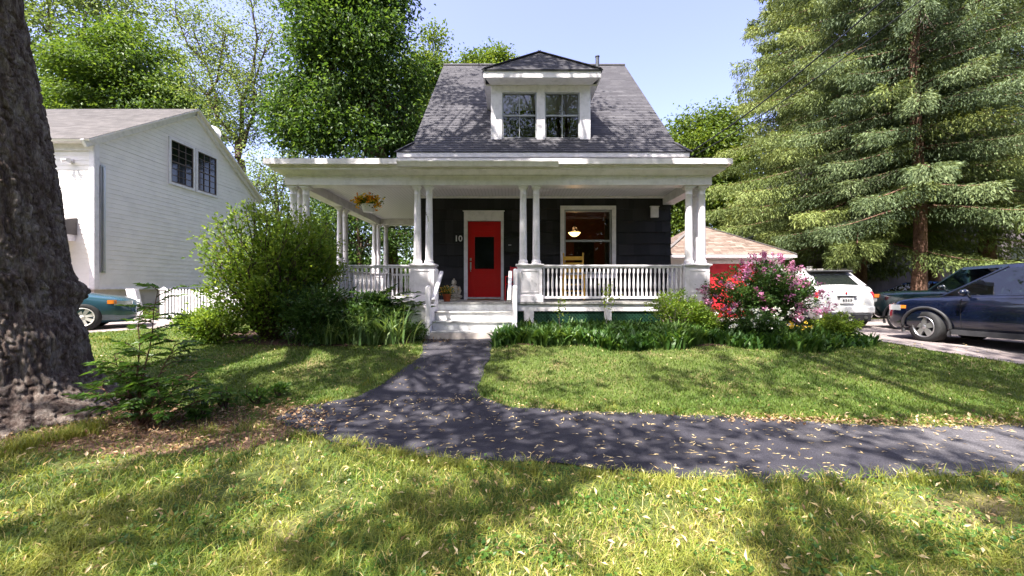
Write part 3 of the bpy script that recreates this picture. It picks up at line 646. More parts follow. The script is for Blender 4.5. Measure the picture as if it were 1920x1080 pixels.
# balustrades
zb0, zb1 = .86, 1.50
bm_ = MB(); h = zb1-zb0
bp = [(.013, .11), (.020, .13), (.014, .145), (.019, .16), (.026, .20), (.028, .25), (.022, .34), (.015, .46), (.013, .50), (.020, .512), (.014, .53)]
bm_.lathe(bp, (0, 0, 0), 10); bm_.box(-.019, .019, -.019, .019, 0, .11); bm_.box(-.019, .019, -.019, .019, .53, h)
first = None
def balustrade(a, b, individual=True, post=None):
    global first
    a = np.array(a, float); b = np.array(b, float); L = np.linalg.norm(b-a); mid = (a+b)/2; ang = math.atan2(b[1]-a[1], b[0]-a[0])
    mb = MB(); mb.box(-L/2, L/2, -.045, .045, 1.53, 1.565); mb.box(-L/2, L/2, -.028, .028, 1.495, 1.53); mb.box(-L/2, L/2, -.03, .03, .81, .865)
    if post is not None: mb.box(post-.03, post+.03, -.03, .03, DZ, .81)
    r_ = mb.build('railing', 'white', house, .004); r_.location = (mid[0]-H0[0], mid[1]-H0[1], 0); r_.rotation_euler = (0, 0, ang)
    n = int(L/.094); sp = L/n
    if individual:
        for k in range(n):
            x_ = -L/2+sp*(k+.5)
            if first is None: first = bm_.build('baluster', 'white', r_); first.location = (x_, 0, zb0)
            else: copy_part(first, r_, (x_, 0, zb0), 0)
    else:
        mm = MB()
        for k in range(n):
            x_ = -L/2+sp*(k+.5); mm.lathe(bp, (x_, 0, zb0), 6); mm.box(x_-.019, x_+.019, -.019, .019, zb0, zb0+.11); mm.box(x_-.019, x_+.019, -.019, .019, zb0+.53, zb0+h)
        tag(mm.build('balusters', 'white', r_), kind='stuff')
balustrade((.665, 9.06), (3.82, 9.06), post=-.13)
balustrade((-4.46, 9.06), (-2.235, 9.06))
balustrade((4.24, 9.48), (4.24, 11.02))
balustrade((-4.85, 9.48), (-4.85, 11.2), False); balustrade((-4.85, 11.98), (-4.85, 14.15), False); balustrade((-4.4, 14.69), (-2.6, 14.69), False)
# steps
def bxo(name, mat, *bs, bevel=.004):
    mb = MB()
    for b in bs: mb.box(*b)
    return hb(mb, name, mat, bevel)
SX0, SX1 = -1.63, .02
st = bxo('steps', 'step', (SX0, SX1, 8.88, 8.93, .552, .695), (SX0, SX1, 8.60, 8.64, .368, .525), (SX0, SX1, 8.32, 8.36, .184, .341))
mb = MB(); mb.box(SX0-.03, SX1+.03, 8.57, 8.88, .525, .552); mb.box(SX0-.03, SX1+.03, 8.29, 8.60, .341, .368); mb.box(SX0-.06, SX1+.1, 8.01, 8.32, .157, .184)
mb.build('tread', 'tread', st, .004)
mb = MB(); mb.box(SX0-.10, SX1+.14, 7.99, 8.4, -.1, .155); mb.build('base', 'found', st)
mb = MB(); mb.box(.02, .10, 8.34, 8.88, -.1, .52); mb.box(.02, .10, 8.62, 8.88, .52, .69); mb.build('stair_side', 'white', st)
for x, y, zt in ((-1.66, 8.02, 1.10), (-1.66, 8.88, 1.47), (.055, 8.02, 1.10), (.075, 8.85, 1.47)):
    mb = MB(); mb.box(x-.045, x+.045, y-.045, y+.045, .10 if y < 8.5 else .1, zt-.03); mb.lathe([(.052, 0), (.04, .025), (.0, .035)], (x, y, zt-.03), 4); mb.ball((x, y, zt-.03), .045, 10, 6, sq=(1, 1, .7)); hb(mb, 'newel_post', 'white', .006)
for xa, xb in ((-1.535, -1.56), (-.035, -.055)):
    mb = MB(); mb.bar((xa, 8.84, 1.40), (xb, 8.02, .80), .075, .065); hb(mb, 'handrail', 'white', .008)
# small fixed things of the house
bxo('ceiling_light', 'black', (-.82, -.68, 9.35, 9.47, ZC-.055, ZC-.001))
mb = MB(); mb.lbox(FW, 3.76, 3.97, 2.96, 3.25, .02, .09); mb.lbox(FW, 3.74, 3.99, 3.25, 3.27, .018, .10); mb.lbox(FW, 3.79, 3.94, 2.93, 2.96, .02, .07, 1); hb(mb, 'wall_box', ['white', 'black'], .006)  # plain white box on the wall, holds no lamp
mb = MB(); mb.lbox(FW, -.18, .18, 2.02, 2.42, .016, .10); mb.lbox(FW, -.19, .19, 2.42, 2.45, .016, .12); mb.lbox(FW, -.1, -.02, 2.2, 2.22, .1, .104, 1); hb(mb, 'mailbox', ['black', 'steel'], .006)

# ---- things on the porch
t_ = thing('hanging_planter', 'white hanging pot overflowing with orange and yellow flowers under porch ceiling', 'planter', tuple(W(691, 398, 9.65)))
t_.scale = (.86, .86, .9)
z0 = 0
mb = MB(); mb.lathe([(0, 0), (.13, 0), (.145, .01), (.19, .17), (.205, .175), (.205, .20), (.19, .20), (.17, .18), (0, .17)], (0, 0, 0), 20); mb.build('pot', 'pot_white', t_)
ztop = (ZC-(W(691, 398, 9.65)[2]))/.9
mb = MB()
for a in range(3):
    an = a*2.1+.4; mb.tube([(.2*math.cos(an), .2*math.sin(an), .2), (0, 0, .52)], .004, 5)
mb.tube([(0, 0, .5), (0, 0, ztop)], .004, 5); mb.build('hanger', 'pot_white', t_)
mb = MB(); n = 700; P = rng.normal(size=(n, 3))*(.14, .12, .07)+(0, 0, .27); leaves(mb, P, .06); mb.build('foliage', 'lf_bright', t_)
mb = MB()
C = np.concatenate([rng.normal(size=(60, 3))*(.17, .13, .065)+(-.02, -.05, .30), rng.normal(size=(18, 3))*(.05, .05, .04)+(.02, -.02, .42), rng.normal(size=(22, 3))*(.05, .06, .08)+(.22, -.02, .24), rng.normal(size=(22, 3))*(.06, .06, .05)+(-.27, -.02, .30)])
for c in C: leaves(mb, c+rng.normal(size=(7, 3))*.012, .05, aspect=.9, up=.3, rnd=np.clip(random.random()+rng.normal(size=7)*.1, 0, 1))
mb.build('flowers', 'fl_yellow', t_)
# thermometer on the column
mb = MB(); mb.box(-.022, .022, -.012, 0, 0, .17); mb.tube([(0, -.014, .02), (0, -.014, .15)], .006, 6, 1); mb.tube([(-.02, -.01, .16), (-.035, -.015, .20), (-.03, -.01, .24)], .008, 6, 1)
o = mb.build('thermometer', ['pot_white', 'twig']); o.location = (-1.85, 8.985, 2.50); o.rotation_euler = (0, R(-6), 0); tag(o, 'small pale thermometer fixed on a white porch column left of the red door', 'thermometer')
# statue (seated figure in meditation)
t_ = thing('statue', 'grey stone seated meditating statue on porch beside the potted flowers', 'statue', (-1.46, 10.2, DZ), R(8))
mb = MB()
mb.lathe([(.0, 0), (.17, 0), (.175, .03), (.15, .05), (0, .05)], (0, 0, 0), 16)
mb.ball((0, 0, .10), .16, 16, 8, sq=(1.08, .8, .42))
for s in (-1, 1):
    mb.ball((s*.12, -.04, .10), .08, 10, 7, sq=(1.1, 1, .6)); mb.tube([(s*.11, .01, .34), (s*.145, -.02, .24), (s*.12, -.07, .155), (s*.03, -.11, .14)], [.045, .042, .034, .026], 8)
    mb.ball((s*.052, 0, .435), .018, 6, 5, sq=(.5, .9, 1.6))
mb.lathe([(.115, .08), (.10, .17), (.108, .26), (.115, .32), (.085, .365), (.04, .385), (.034, .40)], (0, .01, 0), 14)
mb.ball((0, -.003, .45), .058, 12, 10, sq=(.9, .95, 1.15)); mb.ball((0, .008, .475), .058, 12, 8, sq=(1, 1, .8)); mb.ball((0, .01, .53), .026, 8, 6); mb.ball((0, -.058, .445), .010, 6, 5, sq=(.8, 1, 1.6)); mb.ball((0, -.115, .145), .035, 8, 6, sq=(1.5, 1, .6))
mb.build('figure', 'stone', t_)
t_ = thing('potted_plant', 'terracotta pot of yellow flowers at top of the porch steps', 'potted plant', (-1.46, 8.97+.25, DZ))
t_.location = (-1.50, 9.35, DZ); t_.scale = (.82, .82, .86)
mb = MB(); mb.lathe([(0, 0), (.085, 0), (.115, .17), (.13, .172), (.13, .21), (.11, .21), (.1, .18), (0, .18)], (0, 0, 0), 18); mb.build('pot', 'terracotta', t_)
mb = MB(); P = rng.normal(size=(900, 3))*(.08, .08, .06)+(0, 0, .28); leaves(mb, P, .045); mb.build('foliage', 'lf_under', t_)
mb = MB()
for c in rng.normal(size=(60, 3))*(.10, .09, .06)+(0, -.03, .32): leaves(mb, c+rng.normal(size=(4, 3))*.008, .026, aspect=.9, up=.4)
mb.build('flowers', 'fl_yellow', t_)
mb = MB(); mb.box(-.42, .42, -.27, .27, 0, .018); o = mb.build('doormat', 'mat'); o.location = (-.73, 10.6, DZ+.002); tag(o, 'brown coir doormat lying in front of the red door', 'doormat')
# rocking chair
t_ = thing('rocking_chair', 'yellow wooden rocking chair behind porch railing below the window', 'chair', (1.53, 10.1, DZ), R(-8))
wd = 'yellow_wood'
for s in (-1, 1):
    x = s*.25
    mb = MB(); P = [(x*1.05, -.42+k*.085, .012+.0+((k-5.2)/5.2)**2*.07) for k in range(12)]; mb.tube(P, .018, 6); mb.build('rocker', wd, t_)
    mb = MB(); mb.tube([(x*1.05, -.27, .04), (x*1.03, -.27, .25), (x, -.27, .62)], [.018, .025, .018], 8); mb.build('leg', wd, t_)
    mb = MB(); mb.tube([(x*1.05, .20, .04), (x*.95, .20, .40), (x*.95, .27, .75), (x*1.0, .37, 1.17)], [.02, .024, .022, .018], 8); mb.ball((x, .375, 1.19), .024, 8, 6, sq=(1, 1, 1.5)); mb.build('leg', wd, t_)
    mb = MB(); mb.bar((x*1.05, -.32, .63), (x*1.0, .25, .65), .07, .022); mb.build('armrest', wd, t_)
mb = MB(); mb.box(-.25, .25, -.28, .21, .385, .415); mb.build('seat', wd, t_, .008)
mb = MB()
for z, y in ((.60, .26), (.76, .285), (.92, .32), (1.08, .355)): mb.bar((-.24, y, z), (.24, y, z), .016, .095)
mb.build('backrest', wd, t_)
mb = MB()
for z in (.14, .24): mb.tube([(-.26, -.27, z), (.26, -.27, z)], .011, 6); mb.tube([(-.25, .2, z), (.25, .2, z)], .011, 6)
for s in (-.26, .26): mb.tube([(s, -.27, .18), (s, .2, .18)], .011, 6)
mb.build('stretcher', wd, t_)
# red chair beside the door
t_ = thing('porch_chair', 'red metal porch chair partly hidden between door and white pedestal', 'chair', (.12, 10.3, DZ), R(-10))
mb = MB(); mb.box(-.24, .24, -.24, .22, .40, .42); mb.build('seat', 'red', t_, .01)
mb = MB(); mb.hexa([(-.23, .22, .5), (.23, .22, .5), (.23, .235, .5), (-.23, .235, .5), (-.23, .34, .86), (.23, .34, .86), (.23, .355, .86), (-.23, .355, .86)]); mb.build('backrest', 'red', t_, .01)
for s in (-1, 1):
    mb = MB(); mb.tube([(s*.25, -.26, 0), (s*.24, -.24, .6), (s*.24, .2, .62)], .014, 8); mb.build('leg', 'red', t_)
    mb = MB(); mb.tube([(s*.25, .26, 0), (s*.22, .21, .41), (s*.22, .35, .88)], .014, 8); mb.build('leg', 'red', t_)
# pendant lamp in the room
lp = W(1077, 438, 12.2)
t_ = thing('pendant_lamp', 'lit glass bowl pendant lamp seen through the front window', 'lamp', tuple(lp))
M['lampglass'] = NT('lit_bowl').prin((.8, .55, .25), .4, .3, emit=(1, .62, .22), estr=2.2)
mb = MB(); mb.lathe([(0, -.09), (.06, -.085), (.12, -.05), (.17, .01), (.18, .03), (.165, .03), (.11, -.03), (0, -.06)], (0, 0, 0), 20); mb.build('bowl', 'lampglass', t_)
mb = MB(); mb.tube([(0, 0, .02), (0, 0, 3.6-lp[2])], .008, 6); mb.lathe([(.04, .2), (.045, .23), (.01, .27)], (0, 0, 0), 10)
for a in range(3): mb.tube([(.16*math.cos(a*2.1), .16*math.sin(a*2.1), .03), (0, 0, .24)], .005, 5)
mb.lathe([(.0, 3.59-lp[2]), (.07, 3.59-lp[2]), (.03, 3.52-lp[2])], (0, 0, 0), 10); mb.build('stem', 'black', t_)
pl_ = bpy.data.lights.new('pendant_bulb', 'POINT'); pl_.energy = 9; pl_.color = (1, .55, .22); pl_.shadow_soft_size = .05
po = bpy.data.objects.new('pendant_bulb', pl_); COL.objects.link(po); po.parent = t_; po.location = (0, 0, .12)

# ================================================================== NEIGHBOUR HOUSE (white clapboard)
NX, NY0, NY1 = -13.4, 13.0, 21.2; zs = 1.05; ze_ = 5.8; zp = 8.47; NXL = -24
nh = thing('clapboard_house', 'large white clapboard house with gable end and grey roof left of the porch', 'house', (-18, 17, 0))
def nb(mb, name, mats, bevel=0):
    o = mb.build(name, mats, nh, bevel); o.location = (18, -17, 0); return o
FS = frame((NX, NY0, 0), (0, 1, 0), (1, 0, 0)); FF = frame((0, NY0, 0), (1, 0, 0), (0, -1, 0))
mb = MB(); L = NY1-NY0
mb.box(NXL, NX-.03, NY0+.03, NY1, zs, ze_); courses(mb, FS, [(0, zs), (L, zs), (L, ze_), (0, ze_)], .158, 3.7, .015, .002, vb=zs, off=-.02)
courses(mb, FS, [(0, ze_), (L, ze_), (L/2, zp)], .158, 3.7, .015, .002, vb=zs, off=-.02); poly_face(mb, FS, [(0, ze_), (L, ze_), (L/2, zp)], -.02)
courses(mb, FF, [(NXL, zs), (NX, zs), (NX, ze_), (NXL, ze_)], .158, 3.7, .015, .002, vb=zs, off=-.02)
nb(mb, 'wall', 'clap')
mb = MB(); mb.box(NXL+.1, NX-.08, NY0+.08, NY1-.1, -.3, zs); nb(mb, 'foundation', 'found')
mb = MB(); mb.lbox(FS, -.02, .14, zs-.02, ze_-.1, .004, .03); mb.lbox(FF, NX-.14, NX+.02, zs-.02, ze_-.1, .004, .03); mb.lbox(FS, L-.12, L, zs, ze_-.1, .004, .03); mb.lbox(FS, 0, L, zs-.05, zs, -.03, .03); mb.lbox(FF, NXL, NX, zs-.05, zs, -.03, .03)
for s in (0, 1):
    a = (NX+.03, NY0-.35 if s == 0 else NY1+.35, ze_-.23+.0); b = (NX+.03, NY0+L/2, zp-.02); mb.bar(a, b, .10, .24)
mb.lbox(FF, NXL, NX, ze_-.35, ze_-.12, .004, .04); mb.lbox(FF, NXL, NX+.1, ze_-.14, ze_-.08, .0, .35)
nb(mb, 'trim', 'white', .004)
for s in (0, 1):
    y0 = NY0-.38 if s == 0 else NY1+.38; zl = ze_-.10; ym = NY0+L/2; zt = zp+.13
    d = np.array((0, ym-y0, zt-zl)); Ls = np.linalg.norm(d); V = d/Ls; N = np.array((0, -V[2], V[1])) if s == 0 else np.array((0, V[2], -V[1])); U = np.array((1., 0, 0))
    if s: N = np.array((0, V[2], -V[1])); N = N if N[2] > 0 else -N
    mb = MB(); Fr = (np.array((0, y0, zl)), U, V, N)
    courses(mb, Fr, [(NXL-.2, 0), (NX+.22, 0), (NX+.22, Ls), (NXL-.2, Ls)], .14, .32, .010, .006); poly_face(mb, Fr, [(NXL-.2, 0), (NX+.22, 0), (NX+.22, Ls), (NXL-.2, Ls)], -.004)
    mb.lbox(Fr, NXL-.2, NX+.22, 0, Ls, -.06, -.006, 1)
    nb(mb, 'roof', ['roof2', 'clap'])
for a, b in ((2.9, 4.0), (4.25, 5.33)):
    w = window(nh, FS, a, b, 5.22, 6.88, trim=.10, sash='brown_sash', mun=(3, 6), depth=.02, shift=(18, -17, 0), glassm='glassdark', rail=6.05, tk=.03)
mb = MB(); mb.tube([(NX+.10, NY0+.22, 1.6), (NX+.10, NY0+.22, 5.0)], .035, 8); mb.box(NX+.03, NX+.07, NY0+.15, NY0+.30, 1.55, 5.05)
nb(mb, 'downpipe', 'steel')
mb = MB(); mb.lbox(FF, -14.15, -14.05, 5.05, 5.17, .01, .05)
for s in (-1, 1): mb.tube([(-14.1, NY0-.06, 5.1), (-14.1+s*.05, NY0-.12, 5.12), (-14.1+s*.12, NY0-.22, 5.08)], [.02, .03, .065], 10)
nb(mb, 'flood_light', 'white')
mb = MB(); mb.hexa([(-17.5, NY0-1.5, 2.75), (-13.95, NY0-1.5, 2.75), (-13.95, NY0, 2.75), (-17.5, NY0, 2.75), (-17.5, NY0-1.5, 2.83), (-13.95, NY0-1.5, 2.83), (-13.95, NY0-.0, 3.3), (-17.5, NY0, 3.3)])
mb.box(-17.4, -14.0, NY0-1.45, NY0, 2.55, 2.75, 1); mb.box(-14.15, -14.05, NY0-1.4, NY0-1.3, -.1, 2.55, 1); mb.box(-17.2, -17.1, NY0-1.4, NY0-1.3, -.1, 2.55, 1)
nb(mb, 'entry_roof', ['roof2', 'white'])
mb = MB(); mb.hexa([(-12.2, 13.05, -.1), (-11.9, 13.05, -.1), (-11.9, 13.2, -.1), (-12.2, 13.2, -.1), (-12.45, 13.05, 1.02), (-12.15, 13.05, 1.02), (-12.15, 13.2, 1.02), (-12.45, 13.2, 1.02)])
nb(mb, 'corner_post', 'white', .005)
t_ = thing('satellite_dish', 'round white satellite dish on rear slope of the clapboard house roof', 'satellite dish', (NX-.25, 18.4, 7.75), R(25))
mb = MB(); mb.lathe([(0, .0), (.12, .015), (.25, .05), (.35, .10), (.36, .10), (.35, .115), (.24, .07), (0, .02)], (0, 0, .35), 24, axis='y'); mb.build('dish', 'pot_white', t_)
mb = MB(); mb.tube([(0, .05, -.25), (0, .06, .1), (0, .03, .35)], .025, 8); mb.build('mast', 'steel', t_)
mb = MB(); mb.tube([(0, 0, .05), (0, -.38, .22)], .012, 6); mb.ball((0, -.4, .24), .04, 8, 6); mb.build('arm', 'steel', t_)
t_ = thing('hanging_fern', 'small green plant hanging under the clapboard house entry roof', 'hanging plant', (-13.95-.35, NY0-1.35, 2.0))
mb = MB(); mb.lathe([(0, 0), (.1, 0), (.13, .14), (0, .14)], (0, 0, 0), 12); mb.tube([(0, 0, .14), (0, 0, .56)], .006, 5); mb.build('pot', 'pot_white', t_)
mb = MB(); leaves(mb, rng.normal(size=(350, 3))*(.12, .12, .07)+(0, 0, .18), .09); mb.build('foliage', 'lf_bright', t_)
# picket fence
t_ = thing('picket_fence', 'white picket fence between clapboard house and the leafy bush', 'fence', (-10, 13.3, 0))
def pk(x0, x1, y):
    mb = MB(); x = x0
    while x < x1:
        g_ = float(gz(x, y)); mb.add([(x-10-(-10)-0, y, g_+.05)]*0 or [(x, y-.01, g_+.04), (x+.062, y-.01, g_+.04), (x+.062, y+.01, g_+.04), (x, y+.01, g_+.04), (x, y-.01, g_+.93), (x+.062, y-.01, g_+.93), (x+.062, y+.01, g_+.93), (x, y+.01, g_+.93), (x+.031, y-.01, g_+.98), (x+.031, y+.01, g_+.98)],
            [(0, 1, 5, 4), (1, 2, 6, 5), (2, 3, 7, 6), (3, 0, 4, 7)]); mb.add([(x, y-.01, g_+.93), (x+.062, y-.01, g_+.93), (x+.031, y-.01, g_+.985), (x, y+.01, g_+.93), (x+.062, y+.01, g_+.93), (x+.031, y+.01, g_+.985)], [(0, 1, 2), (4, 3, 5)]); mb.add([(x, y-.01, g_+.93), (x+.031, y-.01, g_+.985), (x+.031, y+.01, g_+.985), (x, y+.01, g_+.93), (x+.062, y-.01, g_+.93), (x+.062, y+.01, g_+.93)], [(0, 3, 2, 1), (1, 2, 5, 4)])
        x += .105
    mb.box(x0-.03, x1, y+.012, y+.05, .78, .87); mb.box(x0-.03, x1, y+.012, y+.05, .15, .24)
    o = mb.build('picket_panel', 'white', t_); o.location = (10, -13.3, 0)
pk(-11.35, -9.85, 13.3); pk(-9.6, -5.3, 13.25)
for x in (-11.45, -9.72, -7.5, -5.3):
    mb = MB(); mb.box(x-.07, x+.07, 13.26, 13.40, -.2, .99); mb.box(x-.09, x+.09, 13.24, 13.42, .99, 1.02); mb.lathe([(.11, 0), (0, .07)], (x, 13.33, 1.02), 4, smooth=False); o = mb.build('post', 'white', t_); o.location = (10, -13.3, 0)

# ================================================================== GARAGE, PANEL FENCE, STUCCO BUILDING
gar = thing('garage', 'small white garage with red doors and tan hipped shingle roof', 'garage', (8.2, 17.5, 0))
def gb(mb, name, mats, bevel=0): o = mb.build(name, mats, gar, bevel); o.location = (-8.2, -17.5, 0); return o
gx0_, gx1_, gy0, gy1 = 6.0, 10.35, 15.6, 20.4
mb = MB(); mb.box(gx0_, gx1_, gy0, gy1, -.2, 2.32); Fg = frame((0, gy0, 0), (1, 0, 0), (0, -1, 0)); courses(mb, Fg, [(gx0_, 0), (gx1_, 0), (gx1_, 2.3), (gx0_, 2.3)], .14, 3, .018, .002); gb(mb, 'wall', 'clap')
mb = MB()
for a, b in ((6.9, 9.5),):
    mb.lbox(Fg, a, b, -.1, 1.98, .03, .055); w_ = (b-a)/4
    for k in range(4):
        for z in (.1, .75, 1.35): mb.lbox(Fg, a+w_*k+.08, a+w_*(k+1)-.08, z, z+.48, .055, .068)
gb(mb, 'door', 'garage_red', .004)
mb = MB(); mb.lbox(Fg, 6.75, 6.9, -.1, 2.1, .03, .07); mb.lbox(Fg, 9.5, 9.65, -.1, 2.1, .03, .07); mb.lbox(Fg, 6.9, 9.5, 1.98, 2.1, .03, .07)
e0, e1, ey0, ey1 = gx0_-.35, gx1_+.35, gy0-.4, gy1+.35; zz = 2.30
mb.box(e0, e1, ey0, ey1, zz-.10, zz); mb.box(e0+.1, e1-.1, ey0+.1, ey1-.1, zz-.15, zz-.10); gb(mb, 'trim', 'white')
mb = MB(); cx, cy, ch = 7.9, 17.9, 3.92; ch = 3.85
for A, B in (((e0, ey0), (e1, ey0)), ((e1, ey0), (e1, ey1)), ((e1, ey1), (e0, ey1)), ((e0, ey1), (e0, ey0))):
    Fr, L, q = tri_plane((*A, zz+.01), (*B, zz+.01), (8.15, 17.9, ch)); pl = [(0, 0), (L, 0), q((8.15, 17.9, ch))]; courses(mb, Fr, pl, .13, .26, .014, .008); poly_face(mb, Fr, pl, -.003)
gb(mb, 'roof', 'roof3')
mb = MB()
for A in ((e0, ey0), (e1, ey0)): mb.bar((*A, zz+.03), (8.15, 17.9, ch+.04), .14, .025)
gb(mb, 'hip_cap', 'roof2')
FP = frame((0, 17.0, 0), (1, 0, 0), (0, -1, 0))
t_ = thing('panel_fence', 'white vinyl panel fence behind the white car', 'fence', (12.9, 17, 0))
mb = MB(); x = 10.9
while x < 14.0: mb.box(x, x+.145, 17.0, 17.03, .08, 1.78); x += .15
mb.box(10.8, 14.15, 16.98, 17.05, 1.78, 1.86); mb.box(10.8, 14.15, 16.98, 17.05, .05, .15)
o = mb.build('panel', 'white', t_); o.location = (-12.9, -17, 0)
for x in (10.8, 12.5, 14.2): mb = MB(); mb.box(x-.065, x+.065, 16.95, 17.08, -.1, 1.93); mb.box(x-.08, x+.08, 16.93, 17.1, 1.93, 1.96); o = mb.build('post', 'white', t_); o.location = (-12.9, -17, 0)
sb = thing('stucco_building', 'weathered grey stucco building behind the spruce trees, coloured dark for their shade', 'building', (24, 25, 0))
def sbb(mb, name, mats, bevel=0): o = mb.build(name, mats, sb, bevel); o.location = (-24, -25, 0); return o
BY = 22.0; FB = frame((0, BY, 0), (1, 0, 0), (0, -1, 0))
ow = [(18.6, 19.5, 1.7, 3.0), (23.7, 25.0, 1.95, 3.25), (27, 28.2, 1.95, 3.25), (20, 21.2, 4.9, 6.3), (24, 25.2, 4.9, 6.3)]
mb = MB(); mb.box(16.8, 34, BY+.01, BY+9, -.5, 7.2)
mb.lbox(FB, 16.8, 34, -.5, .5, 0, .06)
sbb(mb, 'wall', 'stucco')
for a in ow: window(sb, FB, *a, trim=.09, sash='black', tm='stucco', mun=(3, 0), depth=.03, shift=(-24, -25, 0), glassm='glassdark')
mb = MB(); mb.hexa([(16.2, BY-.6, 7.2), (34.5, BY-.6, 7.2), (34.5, BY+9.6, 7.2), (16.2, BY+9.6, 7.2), (19, BY+4.4, 10.5), (32, BY+4.4, 10.5), (32, BY+4.8, 10.5), (19, BY+4.8, 10.5)]); sbb(mb, 'roof', 'roof2')
# overhead wires
for k, (pa, pb) in enumerate((((1286, 291, 10.9), (1651, 5, 7.4)), ((1290, 298, 10.9), (1716, 8, 7.6)))):
    A = W(*pa); B = W(*pb); D = B-A; pts = [A+D*t_+np.array((0, 0, -.16*math.sin(math.pi*min(t_, 1)))) for t_ in np.linspace(0, 1.9, 40)]
    mb = MB(); mb.tube(pts, .016 if k == 0 else .011, 5); o = mb.build('overhead_wire', 'black')
    tag(o, ['thicker upper black overhead wire crossing the spruce trees', 'thinner lower black overhead wire crossing the spruce trees'][k], 'wire', 'overhead wires')

# ================================================================== CARS
def carpaint(name, c, rough=.22, coat=.9):
    t = NT(name); n = t.noise(3, 3, .5); return t.prin(t.ramp(n, [(.3, mul(c, .93)), (.7, c)]), rough, .5, .15, coat)
M['p_navy'] = carpaint('navy_car_paint', (.003, .006, .020)); M['p_green'] = carpaint('dark_green_car_paint', (.004, .013, .016))
M['p_blue'] = carpaint('blue_car_paint', (.006, .018, .075)); M['p_white'] = carpaint('white_car_paint', (.72, .72, .73)); M['p_teal'] = carpaint('teal_car_paint', (.024, .07, .10))
M['rubber'] = painted('tyre_rubber', (.022, .022, .024), .8, .2, 20); M['clad'] = painted('black_plastic', (.03, .03, .034), .6, .1)
M['amber'] = NT('amber_lens').prin((.85, .25, .03), .15, .6, 0, .5); M['redlens'] = NT('red_lens').prin((.55, .02, .02), .15, .6, 0, .5)
M['lens'] = NT('headlamp_lens').prin((.55, .58, .60), .08, .8, .3, .8); M['softtop'] = painted('grey_soft_top', (.34, .33, .34), .9, .1); M['alloy'] = NT('alloy_rim').prin((.50, .50, .52), .28, .5, .85)
M['alloyw'] = NT('silver_rim').prin((.66, .65, .62), .4, .5, .3)
def smooth_i(x, xs, ys):
    xs = np.array(xs); ys = np.array(ys); i = int(np.clip(np.searchsorted(xs, x)-1, 0, len(xs)-2))
    m = np.gradient(ys, xs); h = xs[i+1]-xs[i]; t_ = np.clip((x-xs[i])/h, 0, 1)
    return float((2*t_**3-3*t_**2+1)*ys[i]+(t_**3-2*t_**2+t_)*h*m[i]+(-2*t_**3+3*t_**2)*ys[i+1]+(t_**3-t_**2)*h*m[i+1])
